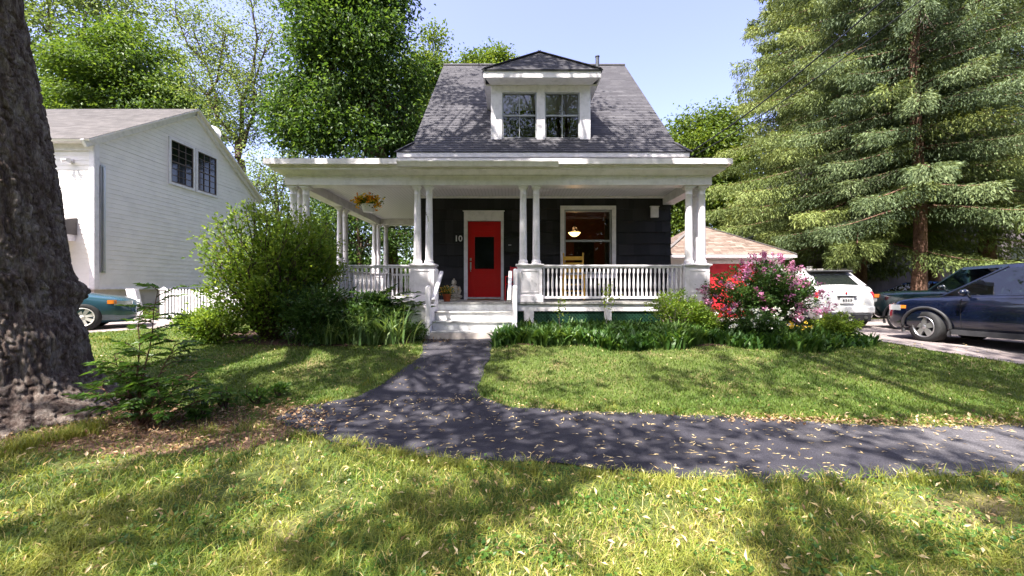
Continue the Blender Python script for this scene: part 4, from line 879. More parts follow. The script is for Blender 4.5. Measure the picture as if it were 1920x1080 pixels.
def make_car(name, label, loc, rz, paint, L=4.3, Wd=1.78, belt=None, width=None, bottom=.24, cab=(.9, .25, -1.1, -1.9), zroof=1.6, wb=(1.35, -1.3), wr=.34, rim='alloy', spokes=5, steer=0, clad=False, sill=.98, cat='car', roofmat=None, parts=True, bpill=-.35):
    t_ = thing(name, label, cat, loc, rz); h = L/2; w2 = Wd/2
    belt = belt or [(-h, .95), (-h*.6, 1.05), (0, 1.02), (h*.55, .95), (h*.9, .80), (h, .66)]
    width = width or [(-h, .72), (-h*.88, .93), (-h*.5, 1.0), (h*.5, 1.0), (h*.84, .94), (h*.96, .80), (h, .66)]
    bx_, bz = zip(*belt); wx_, wv_ = zip(*width)
    B = lambda x: smooth_i(x, bx_, bz); Wf = lambda x: w2*float(np.interp(x, wx_, wv_))
    xs = np.unique(np.concatenate([np.linspace(-h, h, 45), [h-.03, -h+.03]]))
    mb = MB(); V = []
    for x in xs:
        w, z = Wf(x), B(x); e = max(0, (abs(x)-h+.16)/.16); zb = bottom+.10*e; z = z-.05*max(0, (abs(x)-h+.05)/.05)
        half = [(0, zb), (w*.85, zb), (w*.955, zb+.07), (w*.985, zb+(z-zb)*.35), (w, zb+(z-zb)*.62), (w*.985, z-.13), (w*.955, z-.045), (w*.90, z), (w*.5, z+.035*(1-e*.5)), (0, z+.05*(1-e*.5))]
        ring_ = half+[(-y, zz) for y, zz in half[-2:0:-1]]
        V.append([(x, y, zz) for y, zz in ring_])
    n = len(V[0]); m = len(V); V = np.array(V); i = np.arange(m-1)[:, None]*n; j = np.arange(n)[None]; j2 = (j+1) % n
    mb.add(V.reshape(-1, 3), np.stack([i+j, i+j2, i+n+j2, i+n+j], -1).reshape(-1, 4), None, 0, True)
    c0_ = [tuple(range(n))]
    mb.add(V[0], [tuple(range(n-1, -1, -1))]); mb.add(V[-1], c0_)
    body = mb.build('body', [paint, 'black'], t_)
    import bmesh
    bm = bmesh.new(); bm.from_mesh(body.data); bmesh.ops.remove_doubles(bm, verts=bm.verts, dist=1e-4); bmesh.ops.recalc_face_normals(bm, faces=bm.faces); bm.to_mesh(body.data); bm.free()
    cut = MB()
    for wx in wb:
        for s in (-1, 1):
            th = np.linspace(0, 2*math.pi, 36, endpoint=False); ya, yb_ = s*(w2-.26), s*(w2+.2); r_ = wr*1.17
            Vc = [(wx+r_*math.cos(a), ya, wr+r_*math.sin(a)) for a in th]+[(wx+r_*math.cos(a), yb_, wr+r_*math.sin(a)) for a in th]
            k = len(th); cut.add(Vc, [(q, (q+1) % k, k+(q+1) % k, k+q) for q in range(k)]); 
            cut.add(Vc[:k], [tuple(range(k))]); cut.add(Vc[k:], [tuple(range(k))])
    co = cut.build('cutter', ['black']); bm = bmesh.new(); bm.from_mesh(co.data); bmesh.ops.remove_doubles(bm, verts=bm.verts, dist=1e-4); bmesh.ops.recalc_face_normals(bm, faces=bm.faces); bm.to_mesh(co.data); bm.free()
    md = body.modifiers.new('arch', 'BOOLEAN'); md.object = co; md.operation = 'DIFFERENCE'; md.solver = 'EXACT'
    try: md.material_mode = 'TRANSFER'
    except Exception: pass
    bpy.context.view_layer.update()
    me = bpy.data.meshes.new_from_object(body.evaluated_get(bpy.context.evaluated_depsgraph_get())); body.modifiers.clear(); body.data = me; me.name = 'body'
    bpy.data.objects.remove(co)
    # cabin
    xA, xB, xC, xD = cab; wbt = w2*.90; wrf = w2*.70
    prof = [(xD, B(xD)), (xC, zroof-.05), ((xB+xC)/2, zroof+.01), (xB, zroof-.03), (xA, B(xA)+.03)]
    px_, pz_ = zip(*prof)
    def top(x):
        if x <= xC: return float(np.interp(x, (xD, xC), (B(xD)+.02, zroof-.06)))
        if x >= xB: return float(np.interp(x, (xB, xA), (zroof-.04, B(xA)+.02)))
        u = (x-xC)/(xB-xC); return zroof-.06+.02*u+.06*4*u*(1-u)*.8
    xs2 = np.unique(np.concatenate([np.linspace(xD, xC, 6), np.linspace(xC, xB, 12), np.linspace(xB, xA, 7)]))
    def sec(x):
        zt = top(x); zb_ = B(x)-.01; f = (zt-zb_)/(zroof-zb_+1e-6); wt = wbt+(wrf-wbt)*f
        a = .10*f; return [(x, wbt, zb_), (x, wbt+(wt-wbt)*.90, zb_+(zt-zb_)*.90-a*.2), (x, wt*.93, zt-.012*f), (x, wt*.5, zt+.015*f), (x, 0, zt+.02*f)]
    S = [sec(x) for x in xs2]; mb = MB()
    for s in (-1, 1):
        for a, b in zip(S[:-1], S[1:]):
            for k in range(4):
                if roofmat is None and (k == 0 or (k > 1 and (a[0][0] >= xB-1e-6 or b[0][0] <= xC+1e-6))): continue   # openings for glass
                if roofmat and (k > 1 and a[0][0] >= xB-1e-6 or (k == 0 and a[0][0] > bpill)): continue
                q = [np.array(p)*(1, s, 1) for p in (a[k], b[k], b[k+1], a[k+1])]
                mb.add(q, [(0, 1, 2, 3)] if s < 0 else [(3, 2, 1, 0)], None, 0, True)
        def sp(x, f): p = sec(x); a = np.array(p[0]); b = np.array(p[1]); q = a+(b-a)*f; q[1] *= s; return q
        for xp, wp in ((bpill, .09), (xD+.5*(xC-xD)+.0, .16)):      # pillars
            if roofmat: break
            f_ = lambda x, f: sp(x, f)
            mb.tube([f_(xp, 0), f_(xp-.03, .5), f_(xp-.05, 1)], wp/2, 6)
        mb.tube([sp(x, 0) for x in np.linspace(xD+.02, xA-.02, 12)], .018, 6)
        for ends in ((xA, xB), (xD, xC)): mb.tube([np.array(sec(x)[1])*(1, s, 1)*.5+np.array(sec(x)[2])*(1, s, 1)*.5 for x in np.linspace(ends[0], ends[1], 6)], .028, 6)
    mb.build('roof', roofmat or paint, t_)
    def glasspart(nm, quads):
        mb = MB()
        for q in quads: mb.add(q, [(0, 1, 2, 3)], None, 0, True)
        mb.build(nm, 'carglass', t_)
    for nm, lo, hi in (('windscreen', xB, xA), ('rear_window', xD, xC)):
        if roofmat and nm == 'rear_window': continue
        glasspart(nm, [[np.array(p)*(1, s, 1) for p in ((a[k], b[k], b[k+1], a[k+1]) if s < 0 else (a[k+1], b[k+1], b[k], a[k]))] for s in (-1, 1) for a, b in zip(S[:-1], S[1:]) for k in (2, 3) if a[0][0] >= lo-1e-6 and b[0][0] <= hi+1e-6])
    for s in (-1, 1):
        for lo, hi in ((bpill, xA), (xD, bpill)):
            if roofmat and lo == xD: continue
            qs = [[np.array(p)*(1, s, 1) for p in (a[0], b[0], b[1], a[1])] for a, b in zip(S[:-1], S[1:]) if (a[0][0]+b[0][0])/2 > lo and (a[0][0]+b[0][0])/2 < hi]
            if qs: glasspart('side_window', qs)
    # dark interior seats
    mb = MB(); mb.box(xD+.3, xA-.35, -w2*.75, w2*.75, .5, B(0)-.12); mb.box(bpill-.25, bpill-.12, -w2*.65, -.1, .6, zroof-.22); mb.box(bpill-.25, bpill-.12, .1, w2*.65, .6, zroof-.22); mb.box(xA-.55, xA-.3, -w2*.8, w2*.8, .6, B(xA)-.01)
    th = np.linspace(0, 2*math.pi, 20); mb.tube([(xA-.75, .38+.17*math.cos(a), B(xA)+.06+.16*math.sin(a)) for a in th], .016, 6)
    mb.build('interior', 'clad', t_, .02)
    # wheels
    for wx in wb:
        for s in (-1, 1):
            tw = .22; mb = MB(); y0 = 0
            pr = [(wr*.66, -tw/2), (wr*.70, -tw/2-.006), (wr*.92, -tw/2-.002), (wr*.985, -tw/2+.025), (wr, -tw/2+.05), (wr, tw/2-.05), (wr*.985, tw/2-.025), (wr*.92, tw/2+.002), (wr*.70, tw/2+.006), (wr*.66, tw/2), (wr*.66, -tw/2)]
            mb.lathe(pr, (0, 0, 0), 32, axis='y')
            wo_ = mb.build('wheel', 'rubber', t_); wo_.location = (wx, s*(w2-.125), wr); wo_.rotation_euler = (0, 0, steer if wx > 0 else 0)
            mb = MB(); yo = s*(tw/2-.02)
            mb.lathe([(wr*.66, s*tw/2), (wr*.62, s*(tw/2+.004)), (wr*.60, yo-s*.03), (wr*.58, yo-s*.09), (0, yo-s*.09)], (0, 0, 0), 32, axis='y', mi=1)
            mb.lathe([(wr*.665, s*(tw/2+.002)), (wr*.645, s*(tw/2+.012)), (wr*.60, s*(tw/2+.004)), (wr*.59, yo-s*.02)], (0, 0, 0), 32, axis='y')
            mb.lathe([(0, yo+s*.014), (wr*.13, yo+s*.012), (wr*.17, yo-s*.01), (wr*.17, yo-s*.05)], (0, 0, 0), 16, axis='y')
            for k in range(spokes):
                a = 2*math.pi*k/spokes+.3; ca, sa = math.cos(a), math.sin(a); r0, r1 = wr*.10, wr*.62; wa, wbb = (.16, .11) if spokes < 7 else (.10, .075)
                P = []
                for yy in (yo-s*.03, yo+s*.008):
                    for r_, ww in ((r0, wr*wa*.8), (r1, wr*wbb*1.6)):
                        for sg in (-1, 1): P.append((r_*ca-sg*ww*sa, yy, r_*sa+sg*ww*ca))
                mb.add(P, [(0, 1, 3, 2), (4, 6, 7, 5), (0, 4, 5, 1), (2, 3, 7, 6), (0, 2, 6, 4), (1, 5, 7, 3)])
            mb.build('rim', [rim, 'black'], wo_)
    if clad:
        for wx in wb:
            for s in (-1, 1):
                mb = MB(); a = np.linspace(-.35, math.pi+.35, 22); P = [(wx+wr*1.2*math.cos(q), s*(Wf(wx+wr*math.cos(q))-.004), wr+wr*1.2*math.sin(q)) for q in a]; mb.tube(P, .032, 6); mb.build('arch_trim', 'clad', t_)
    for s in (-1, 1):
        mb = MB(); mb.bar((wb[0]-wr*1.2, s*(w2*.975), bottom+.02), (wb[1]+wr*1.2, s*(w2*.975), bottom+.02), .05, .10); mb.build('sill', 'clad', t_)
        mb = MB()
        for xd in (xA-.32, bpill-.02, xD+.55):
            zz = [bottom+.12+(B(xd)-.06-bottom-.12)*k/5 for k in range(6)]
            yy = [s*(np.interp((z-bottom)/(B(xd)-bottom), (.1, .35, .62, .85, 1), (.955, .985, 1, .985, .95))*Wf(xd)+.0005) for z in zz]
            mb.tube([(xd, y, z) for y, z in zip(yy, zz)], .005, 4)
        mb.build('door_seam', 'black', t_)
        for xh in ((bpill+.22), (xD+.75)): mb = MB(); mb.tube([(xh, s*(w2*.985), B(0)-.17), (xh+.03, s*(w2*1.015), B(0)-.165), (xh+.16, s*(w2*1.015), B(0)-.165), (xh+.19, s*(w2*.985), B(0)-.17)], .012, 6); mb.build('door_handle', paint, t_)
        mb = MB(); mb.ball((xA-.42, s*(w2+.10), B(xA)+.10), .10, 10, 8, sq=(.7, 1.1, .75)); mb.tube([(xA-.42, s*w2*.88, B(xA)+.02), (xA-.42, s*(w2+.03), B(xA)+.06)], .025, 6); mb.build('mirror', paint, t_)
    return t_, body, B, Wf
def lamp_patch(parent, nm, mat, B, Wf, x0, x1, zc, hz, s, off=.006, seg=6):   # a lens that hugs the flank near a corner
    mb = MB(); pts = np.linspace(x0, x1, seg); V = []
    for x in pts:
        w = Wf(x)
        for z in (zc-hz, zc+hz): V.append((x, s*(w*.99+off), z))
    Fq = [(2*k, 2*k+2, 2*k+3, 2*k+1) for k in range(seg-1)]; V2_ = [(x, y-s*.05, z) for x, y, z in V]
    mb.add(V, Fq, None, 0, True); mb.add(V2_, Fq)
    k = len(V); mb.add(V+V2_, [(2*q, 2*q+2, k+2*q+2, k+2*q) for q in range(seg-1)]+[(2*q+1, 2*q+3, k+2*q+3, k+2*q+1) for q in range(seg-1)]+[(0, 1, k+1, k), (k-2, k-1, 2*k-1, 2*k-2)])
    return mb.build(nm, mat, parent)
def heading(hx, hy): return math.atan2(hy, hx)
def place(fw, hd, wbx, wy, zg):   # car centre from where the front-left wheel stands
    a = hd; f = np.array((math.cos(a), math.sin(a))); l = np.array((-f[1], f[0])); c = np.array(fw)-f*wbx-l*wy; return (c[0], c[1], zg)
# near navy crossover, front-left wheel seen
hd = heading(-.30, .954)
t_, b_, B_, W_ = make_car('crossover_car', 'dark navy crossover car with five-spoke alloy wheel, nearest vehicle on the driveway', place((8.98, 8.75), hd, 1.35, .78, -.13), hd, 'p_navy', 4.35, 1.80,
    belt=[(-2.17, 1.0), (-1.6, 1.10), (-.3, 1.06), (.75, 1.02), (1.2, .98), (1.7, .94), (2.0, .85), (2.17, .70)], cab=(1.10, .22, -1.35, -1.95), zroof=1.68, wb=(1.35, -1.28), wr=.345, steer=R(-16), clad=True, bottom=.26)
for s in (-1, 1):
    lamp_patch(t_, 'headlight', 'lens', B_, W_, 1.80, 2.10, .74, .06, s); lamp_patch(t_, 'side_marker', 'amber', B_, W_, 1.70, 1.80, .76, .035, s)
    lamp_patch(t_, 'tail_light', 'redlens', B_, W_, -2.05, -1.8, .92, .09, s)
mb = MB(); mb.box(2.05, 2.185, -.55, .55, .42, .62); mb.build('grille', 'clad', t_, .02)
# dark green pickup behind
hd = heading(-.22, .975)
t_, b_, B_, W_ = make_car('pickup_truck', 'dark green utility vehicle with amber and white front lamps behind the navy crossover', place((10.95, 11.3), hd, 1.5, .80, -.18), hd, 'p_green', 4.9, 1.90,
    belt=[(-2.45, 1.12), (-1.6, 1.16), (0, 1.16), (1.0, 1.14), (1.9, 1.10), (2.3, 1.04), (2.45, .90)], cab=(.95, .35, -1.9, -2.3), zroof=1.80, wb=(1.5, -1.4), wr=.38, clad=True, bottom=.36, cat='suv')
t_.name = 'utility_vehicle'
for s in (-1, 1):
    lamp_patch(t_, 'headlight', 'lens', B_, W_, 2.18, 2.42, .86, .06, s); lamp_patch(t_, 'side_marker', 'amber', B_, W_, 2.12, 2.36, 1.0, .05, s)
# blue sedan among the trunks
hd = heading(-.5, .866)
t_, b_, B_, W_ = make_car('sedan_car', 'blue sedan half hidden behind the spruce trunks', (15.4, 15.3, -.13), hd, 'p_blue', 4.5, 1.78,
    belt=[(-2.25, .92), (-1.6, 1.0), (0, .95), (1.0, .90), (1.9, .78), (2.25, .62)], cab=(1.0, .3, -1.0, -1.8), zroof=1.42, wb=(1.4, -1.3), wr=.32, bottom=.2)
# white convertible, rear view
hd = heading(.12, .99)
cl = (10.0, 13.75, float(gz(9.9, 12.5))-.0)
t_, b_, B_, W_ = make_car('convertible_car', 'small white convertible seen from behind beside the panel fence', cl, hd, 'p_white', 3.6, 1.66,
    belt=[(-1.80, .90), (-1.70, 1.04), (-1.2, 1.12), (-.3, 1.08), (.7, 1.0), (1.35, .86), (1.8, .60)], width=[(-1.8, .82), (-1.68, .93), (-1.3, 1.0), (1.0, 1.0), (1.5, .9), (1.8, .68)],
    cab=(.85, .35, -1.0, -1.45), zroof=1.62, wb=(1.15, -1.15), wr=.31, bottom=.22, roofmat='softtop')
t_.scale = (1.07, 1.07, 1.07)
xr_ = -1.80
mb = MB(); mb.hexa([(-1.46, -.54, 1.19), (-1.46, .54, 1.19), (-1.43, .54, 1.19), (-1.43, -.54, 1.19), (-1.13, -.46, 1.48), (-1.13, .46, 1.48), (-1.10, .46, 1.48), (-1.10, -.46, 1.48)]); mb.build('rear_window', 'glassdark', t_, .02)
mb = MB(); mb.box(-1.20, -.95, -.56, .56, 1.56, 1.615); mb.build('top_fold', 'clad', t_, .02)
for s in (-1, 1):
    mb = MB(); mb.ball((-1.70, s*.66, .86), .13, 12, 8, sq=(.55, .75, 1.25)); mb.build('tail_light', 'redlens', t_)
    mb = MB(); mb.tube([(-1.86, s*.45, .30), (-1.7, s*.45, .30)], .045, 12); mb.build('exhaust', 'steel', t_)
mb = MB(); mb.box(-1.84, -1.78, -.60, .60, .20, .40); mb.build('rear_diffuser', 'clad', t_, .02)
mb = MB(); mb.box(-1.835, -1.80, -.70, .70, .42, .60); mb.build('bumper', 'p_white', t_, .02)
mb = MB(); mb.box(-1.832, -1.81, -.17, .17, .68, .84); 
for k in range(6): mb.box(-1.836, -1.833, -.12+.042*k, -.095+.042*k, .725, .80, 1)
mb.build('number_plate', ['pot_white', 'p_navy'], t_)
mb = MB(); mb.box(-1.85, -1.80, -.24, .24, .865, .89); mb.build('plate_lamp', 'clad', t_)
mb = MB(); mb.ball((-1.80, 0, .96), .035, 10, 6, sq=(.4, 1, 1)); mb.build('badge', 'redlens', t_)
# teal sedan beside the big trunk
hd = heading(.80, .60)
t_, b_, B_, W_ = make_car('sedan_car', 'teal sedan with silver wheel, its nose showing beside the big trunk', None or (-10.95, 9.0, 0), hd, 'p_teal', 4.7, 1.80,
    belt=[(-2.35, .92), (-1.6, 1.0), (0, .95), (1.0, .90), (1.7, .80), (2.15, .70), (2.35, .58)], cab=(.95, .2, -1.0, -1.8), zroof=1.42, wb=(1.45, -1.35), wr=.325, bottom=.18, rim='alloyw', spokes=8)
pos = place((-9.95, 9.4), hd, 1.45, -.78, float(gz(-9.9, 9.4))); t_.location = pos
for s in (-1, 1):
    lamp_patch(t_, 'headlight', 'lens', B_, W_, 1.98, 2.28, .64, .055, s); lamp_patch(t_, 'side_marker', 'amber', B_, W_, 1.86, 2.02, .67, .045, s)
mb = MB(); mb.box(2.30, 2.36, -.5, .5, .38, .52); mb.build('grille', 'clad', t_, .02)

# ================================================================== TREES
def samp_lobes(lobes, n, shell=.45):
    vol = np.array([max(l[3]*l[4]*l[5], .01)**.8 for l in lobes]); idx = rng.choice(len(lobes), n, p=vol/vol.sum()); Lb = np.array(lobes)[idx]
    d = unit(rng.normal(size=(n, 3))); r = rng.random((n, 1))**(shell)
    return Lb[:, :3]+d*r*Lb[:, 3:6], idx
def curve(a, b, sag=.1, k=6, wig=.04):
    a = np.array(a, float); b = np.array(b, float); L = np.linalg.norm(b-a); ts = np.linspace(0, 1, k)[:, None]
    p = a+(b-a)*ts; p[:, 2] += (sag*L*np.sin(math.pi*ts[:, 0])); p[1:-1] += rng.normal(size=(k-2, 3))*wig*L; return p
def tree(name, label, cat, trunk, radii, lobes, ncl, npl, lsize, leafm, barkm='bark', spread=.55, gap=.0, group=None, limb_from=.45, twigs=True, keep=None, flat=.5, shell=.45, gs=.5, droop=.3, up=.8, tw=.012, cut=None):
    trunk = np.array(trunk, float); base = trunk[0].copy(); t_ = thing(name, label, cat, tuple(base), 0, group)
    mb = MB(); mb.tube(trunk-base, radii, 14)
    C, idx = samp_lobes(lobes, ncl, shell)
    if gap:
        nv = np.array([noise.noise(Vector(c)*gs+Vector((3.1, 7.7, 1.3))) for c in C]); m_ = nv > (-.35+gap); C, idx = C[m_], idx[m_]
    if keep is not None: m_ = keep(C); C, idx = C[m_], idx[m_]
    T = len(trunk)
    for li, lb in enumerate(lobes):
        f = limb_from+(1-limb_from)*random.random()*.9; q = f*(T-1); i0 = int(q); i0 = min(i0, T-2); s0 = trunk[i0]+(trunk[i0+1]-trunk[i0])*(q-i0)
        rr = float(np.interp(q, range(T), radii)); lc = np.array(lb[:3])
        if keep is not None and not keep(lc[None])[0]: continue
        cv = curve(s0, lc, .08, 7); mb.tube(cv-base, np.linspace(rr*.55, rr*.16, 7), 8)
        if twigs:
            mem = C[idx == li]
            for c in mem[:26]:
                k0 = cv[random.randint(2, 6)]; mb.tube(curve(k0, c, .05, 4)-base, [rr*.12+.006, rr*.08, tw, tw*.5], 5, caps=False)
    mb.build('trunk', barkm, t_)
    n = len(C)*npl; P = np.repeat(C, npl, 0)+rng.normal(size=(n, 3))*(spread, spread, spread*flat)
    if keep is not None: P = P[keep(P)]
    if cut is not None: P = P[cut(P)]
    A = unit(P-np.array(lobes[0][:3]))*(1, 1, .3); cr = np.repeat(rng.random(len(C)), npl)[:len(P)]
    mc = MB(); leaves(mc, P-base, lsize, A=A, jit=.8, droop=droop, up=up, rnd=np.clip(.25+.5*cr+rng.normal(size=len(P))*.22, 0, 1) if len(cr) == len(P) else None); mc.build('crown', leafm, t_)
    return t_
def LB(x, y, Y, r, sq=1.0, dy=1.0): p = W(x, y, Y); rr = r/F*Y; return (p[0], p[1], p[2], rr, rr*dy, rr*sq)
def TR(pts): return [W(*p) for p in pts]

# ---- the big foreground maple: bark trunk with roots, crown high overhead out of the picture
Y0 = 4.75
def tr_r(z): return float(np.interp(z, (-.7, -.45, -.25, 0, .5, 1.2, 2.3, 3.9, 6, 8), (1.15, 1.02, .86, .76, .70, .70, .66, .60, .52, .42)))
edge = lambda z: float(np.interp(z, (-.6, -.3, -.06, .07, .47, .61, .84, 1.4, 2.3, 3.9, 6), (192, 180, 166, 156, 156, 145, 128, 122, 103, 56, 10)))
def tr_c(z):
    az = math.atan((960-edge(z))/F); X = -Y0*math.tan(az)
    for _ in range(8):
        d = math.hypot(X, Y0); X = -Y0*math.tan(az+math.asin(min(.5, (tr_r(max(z, -.1)) if z < 0 else tr_r(z))/d)))
    return X
bt = thing('maple_tree', 'huge old maple trunk with deeply furrowed bark at left edge of lawn', 'tree', (tr_c(0), Y0, -.45))
mb = MB(); NTh, NZ = 380, 460; zsv = np.concatenate([np.linspace(-.75, 4.4, NZ-30), np.linspace(4.45, 9, 30)]); V = np.zeros((NZ, NTh, 3))
burls = [(1.0, .30, .80, .17), (1.25, .3, -.75, .07)]   # (z, size, angle offset, push)
roots = [(.62, .30), (-.15, .34), (-.95, .42), (-2.1, .5), (2.6, .4)]
for i, z in enumerate(zsv):
    cx = tr_c(z); r = tr_r(z); 
    for j in range(NTh):
        th = 2*math.pi*j/NTh; ca, sa = math.cos(th), math.sin(th)
        p = Vector((ca*r, sa*r, z))
        w = noise.noise_vector(p*2.6)*.13
        q = Vector((p.x+w.x, p.y+w.y, (z+w.z)*.17))
        f1 = abs(noise.noise(q*9.5)); f2 = abs(noise.noise(Vector((p.x+w.y*.5, p.y+w.x*.5, z*.40))*24)); f3 = noise.noise(p*1.3)
        d = .050*min(f1*3.6, 1)**.8+.036*min(f2*3.2, 1)+.030*f3
        ang = math.atan2(sa, ca)
        for zb_, sz, ao, push in burls:
            da = (ang-(ao-math.pi*.02)); d += push*math.exp(-((z-zb_)/sz)**2*3-(da*r/sz)**2*2.2)
        if z < .5:
            k = (.5-z)/1.2
            for ra, rw in roots: d += k**1.8*.75*math.exp(-(((ang-ra+math.pi) % (2*math.pi)-math.pi)/.34)**2)*rw*1.6
        V[i, j] = (cx+ca*(r+d-.03)-bt.location.x, sa*(r+d-.03), z+.45)
i = np.arange(NZ-1)[:, None]*NTh; j = np.arange(NTh)[None]; j2 = (j+1) % NTh
mb.add(V.reshape(-1, 3), np.stack([i+j, i+j2, i+NTh+j2, i+NTh+j], -1).reshape(-1, 4), 0, 0, True)
mb.build('trunk', 'bark_big', bt)
WIN = []
def win_px(x, y, r): p = GP(x, y); WIN.append((np.array((p[0], p[1], float(gz(*p)))), r))
for a in ((150, 900, .6), (300, 880, .55), (60, 960, .35), (460, 1010, .35), (590, 860, .5), (700, 900, .4), (860, 890, .35), (1010, 1030, .4), (1110, 1020, .4), (1200, 950, .5), (1320, 930, .45), (1150, 1060, .4), (1280, 1010, .4), (1750, 960, .35), (30, 1040, .3),
          (810, 655, .4), (770, 715, .45), (620, 745, .35), (1480, 865, .4), (1620, 880, .4), (1860, 825, .6), (1000, 690, .5), (1120, 668, .6), (1270, 668, .6), (1080, 700, .4), (1500, 770, .35), (1650, 735, .4), (1800, 745, .4), (1400, 660, .5),
          (280, 635, .9), (380, 640, 1.2), (360, 690, .55), (480, 660, .8), (560, 670, .6), (960, 740, .35), (1180, 745, .3)): win_px(*a)
for c, r in (((-5.3, 7.8, 1.9), 1.1), ((-4.3, 7.8, 2.0), .8), ((-4.6, 7.6, .9), .8), ((-2.6, 7.5, .7), .65), ((-.5, 8.2, .5), .55), ((-1.3, 8.6, .9), .45), ((-2, 9, 1.3), .4), ((4.2, 9, 2.2), .5), ((2.6, 9, 1.3), .6), ((1.2, 8.9, .9), .4), ((5.3, 8.2, 1.1), .9), ((3.6, 8.2, .5), .6), ((1.5, 7.6, 0), .5), ((-3.6, 8.6, 3.8), .9), ((1, 8.6, 3.8), .6), ((4, 8.6, 3.8), .6),
             ((-1.6, 12.6, 6.6), .5), ((3.2, 12.2, 6.2), .55), ((-1.3, 14.5, 8.4), .6), ((3.6, 14.8, 8.7), .7), ((.8, 11, 5.6), .45), ((1.9, 11, 5.9), .3), ((-.5, 10.7, 6.7), .3), ((8.8, 8.8, .8), 1.2), ((9.6, 13, 1), 1.2), ((-10, 9.4, .6), 1.5), ((-13.4, 13, 3), 3.0), ((-8, 13.3, .5), 2)): WIN.append((np.array(c), r))
sdir = np.array(SUND)
def sunny(P, frac=.93):      # drops crown leaves that would shade chosen spots, shaping the sun patches
    keep = np.ones(len(P), bool)
    for c, r in WIN:
        v = P-c; t_ = v@sdir; d2 = (v*v).sum(1)-t_*t_; keep &= ~((t_ < 0) & (d2 < (r*(.85+.3*rng.random(len(P))))**2) & (rng.random(len(P)) < frac))
    return keep
def overhead(P): return (P[:, 2]-EYE > .80*np.maximum(P[:, 1], 0)+2.6+.0*P[:, 0]) | (P[:, 1] < -.5)
obase = np.array(bt.location); mb = MB(); C, idx = samp_lobes([(-6, 3, 10, 4, 4, 3.0), (-3.5, 0, 9.5, 4, 4, 2.5), (-2, 5.5, 12.5, 3.8, 3.6, 2.6), (-7, 7, 13, 4, 4, 3), (-3, 9, 15.5, 3.5, 3.5, 2.4), (-6.5, -2, 9.5, 4, 3.5, 2.5), (-4.5, 3, 14, 5, 5, 3)], 560, .4)
nv = np.array([noise.noise(Vector(c)*.33) for c in C]); C = C[(nv > -.16) & overhead(C)]
fork = np.array((tr_c(8), Y0, 8.0))
for c in [(-6, 3, 10), (-3.5, 0, 9.5), (-2, 5.5, 12.5), (-7, 7, 13), (-3, 9, 15.5), (-6.5, -2, 9.5), (-4.5, 3, 14)]:
    cv = curve(fork-(0, 0, .5), c, .1, 8); mb.tube(cv-obase, np.linspace(.24, .05, 8), 8)
    for e in C[np.linalg.norm(C-np.array(c), axis=1) < 3.5][:22]: mb.tube(curve(cv[random.randint(3, 7)], e, .05, 4)-obase, [.04, .03, .02, .008], 5, caps=False)
mb.build('limbs', 'bark', bt)
mc = MB(); P = np.repeat(C, 130, 0)+rng.normal(size=(len(C)*130, 3))*(.62, .62, .26); P = P[overhead(P)]; P = P[sunny(P)]; leaves(mc, P-obase, .17, droop=.2, up=1.1); mc.build('crown', 'lf_maple', bt)
# ---- street trees behind the photographer, whose shade dapples lawn, walk and house
for nm, bx0, by0, lobs in (('a', 3.5, -6.0, [(3.5, -6, 11, 4.5, 4, 3), (1.5, -2.5, 10, 3.5, 3.2, 2.2), (6, -3, 11.5, 4, 3.5, 2.4), (3, 0.5, 12, 3.6, 3.2, 2.0), (1.0, 3.5, 14.5, 3.4, 3.0, 2.2), (-1.5, 6.8, 16, 3.0, 2.6, 1.8), (5, 4.0, 15, 3.2, 2.8, 2)]),
                           ('b', 10.5, -5.5, [(10.5, -5, 10, 4, 4, 3), (8, -2, 10, 3.5, 3.2, 2.2), (12, -1.5, 11, 4, 3.5, 2.5), (8.5, 2.0, 13, 3.4, 3.2, 2.0)])):
    tree('street_maple', {'a': 'tall street maple standing behind the viewpoint, its shade on the lawn', 'b': 'second street maple further right behind the viewpoint'}[nm], 'tree',
         [(bx0, by0, -.6), (bx0+.1, by0, 3), (bx0, by0+.2, 6), (bx0, by0+.6, 9)], [.42, .34, .30, .22], lobs, 400 if nm == 'a' else 260, 115, .17, 'lf_maple', spread=.6, gap=.20, gs=.33, cut=sunny, keep=overhead, flat=.42, limb_from=.6)

# ---- background trees, left to right
tree('tall_tree', 'tall pale loose tree at top left behind the rounded maple', 'tree', TR([(150, 560, 40), (155, 250, 40), (150, 60, 40)]), [.5, .35, .15],
     [LB(110, 60, 40, 80), LB(170, 0, 40, 70), (LB(250, 20, 40, 70)), LB(80, 150, 40, 60), LB(60, -60, 40, 90), LB(210, -60, 40, 90), LB(140, 90, 40, 50)], 260, 90, .34, 'lf_pale', spread=.9, gap=.12)
tree('rounded_maple', 'rounded bright green maple above the clapboard house roof', 'tree', TR([(255, 560, 30), (255, 350, 30), (250, 180, 30)]), [.5, .4, .2],
     [LB(250, 155, 30, 100), LB(180, 140, 30, 78), LB(320, 195, 30, 78), LB(200, 220, 30, 90), LB(135, 205, 30, 62), LB(270, 100, 30, 62), LB(355, 235, 30, 52), LB(300, 270, 30, 90), LB(170, 290, 30, 80), LB(385, 290, 30, 38)], 430, 220, .24, 'lf_maple', spread=.66, flat=.22, up=1.5, droop=.5, gap=.12, shell=.35)
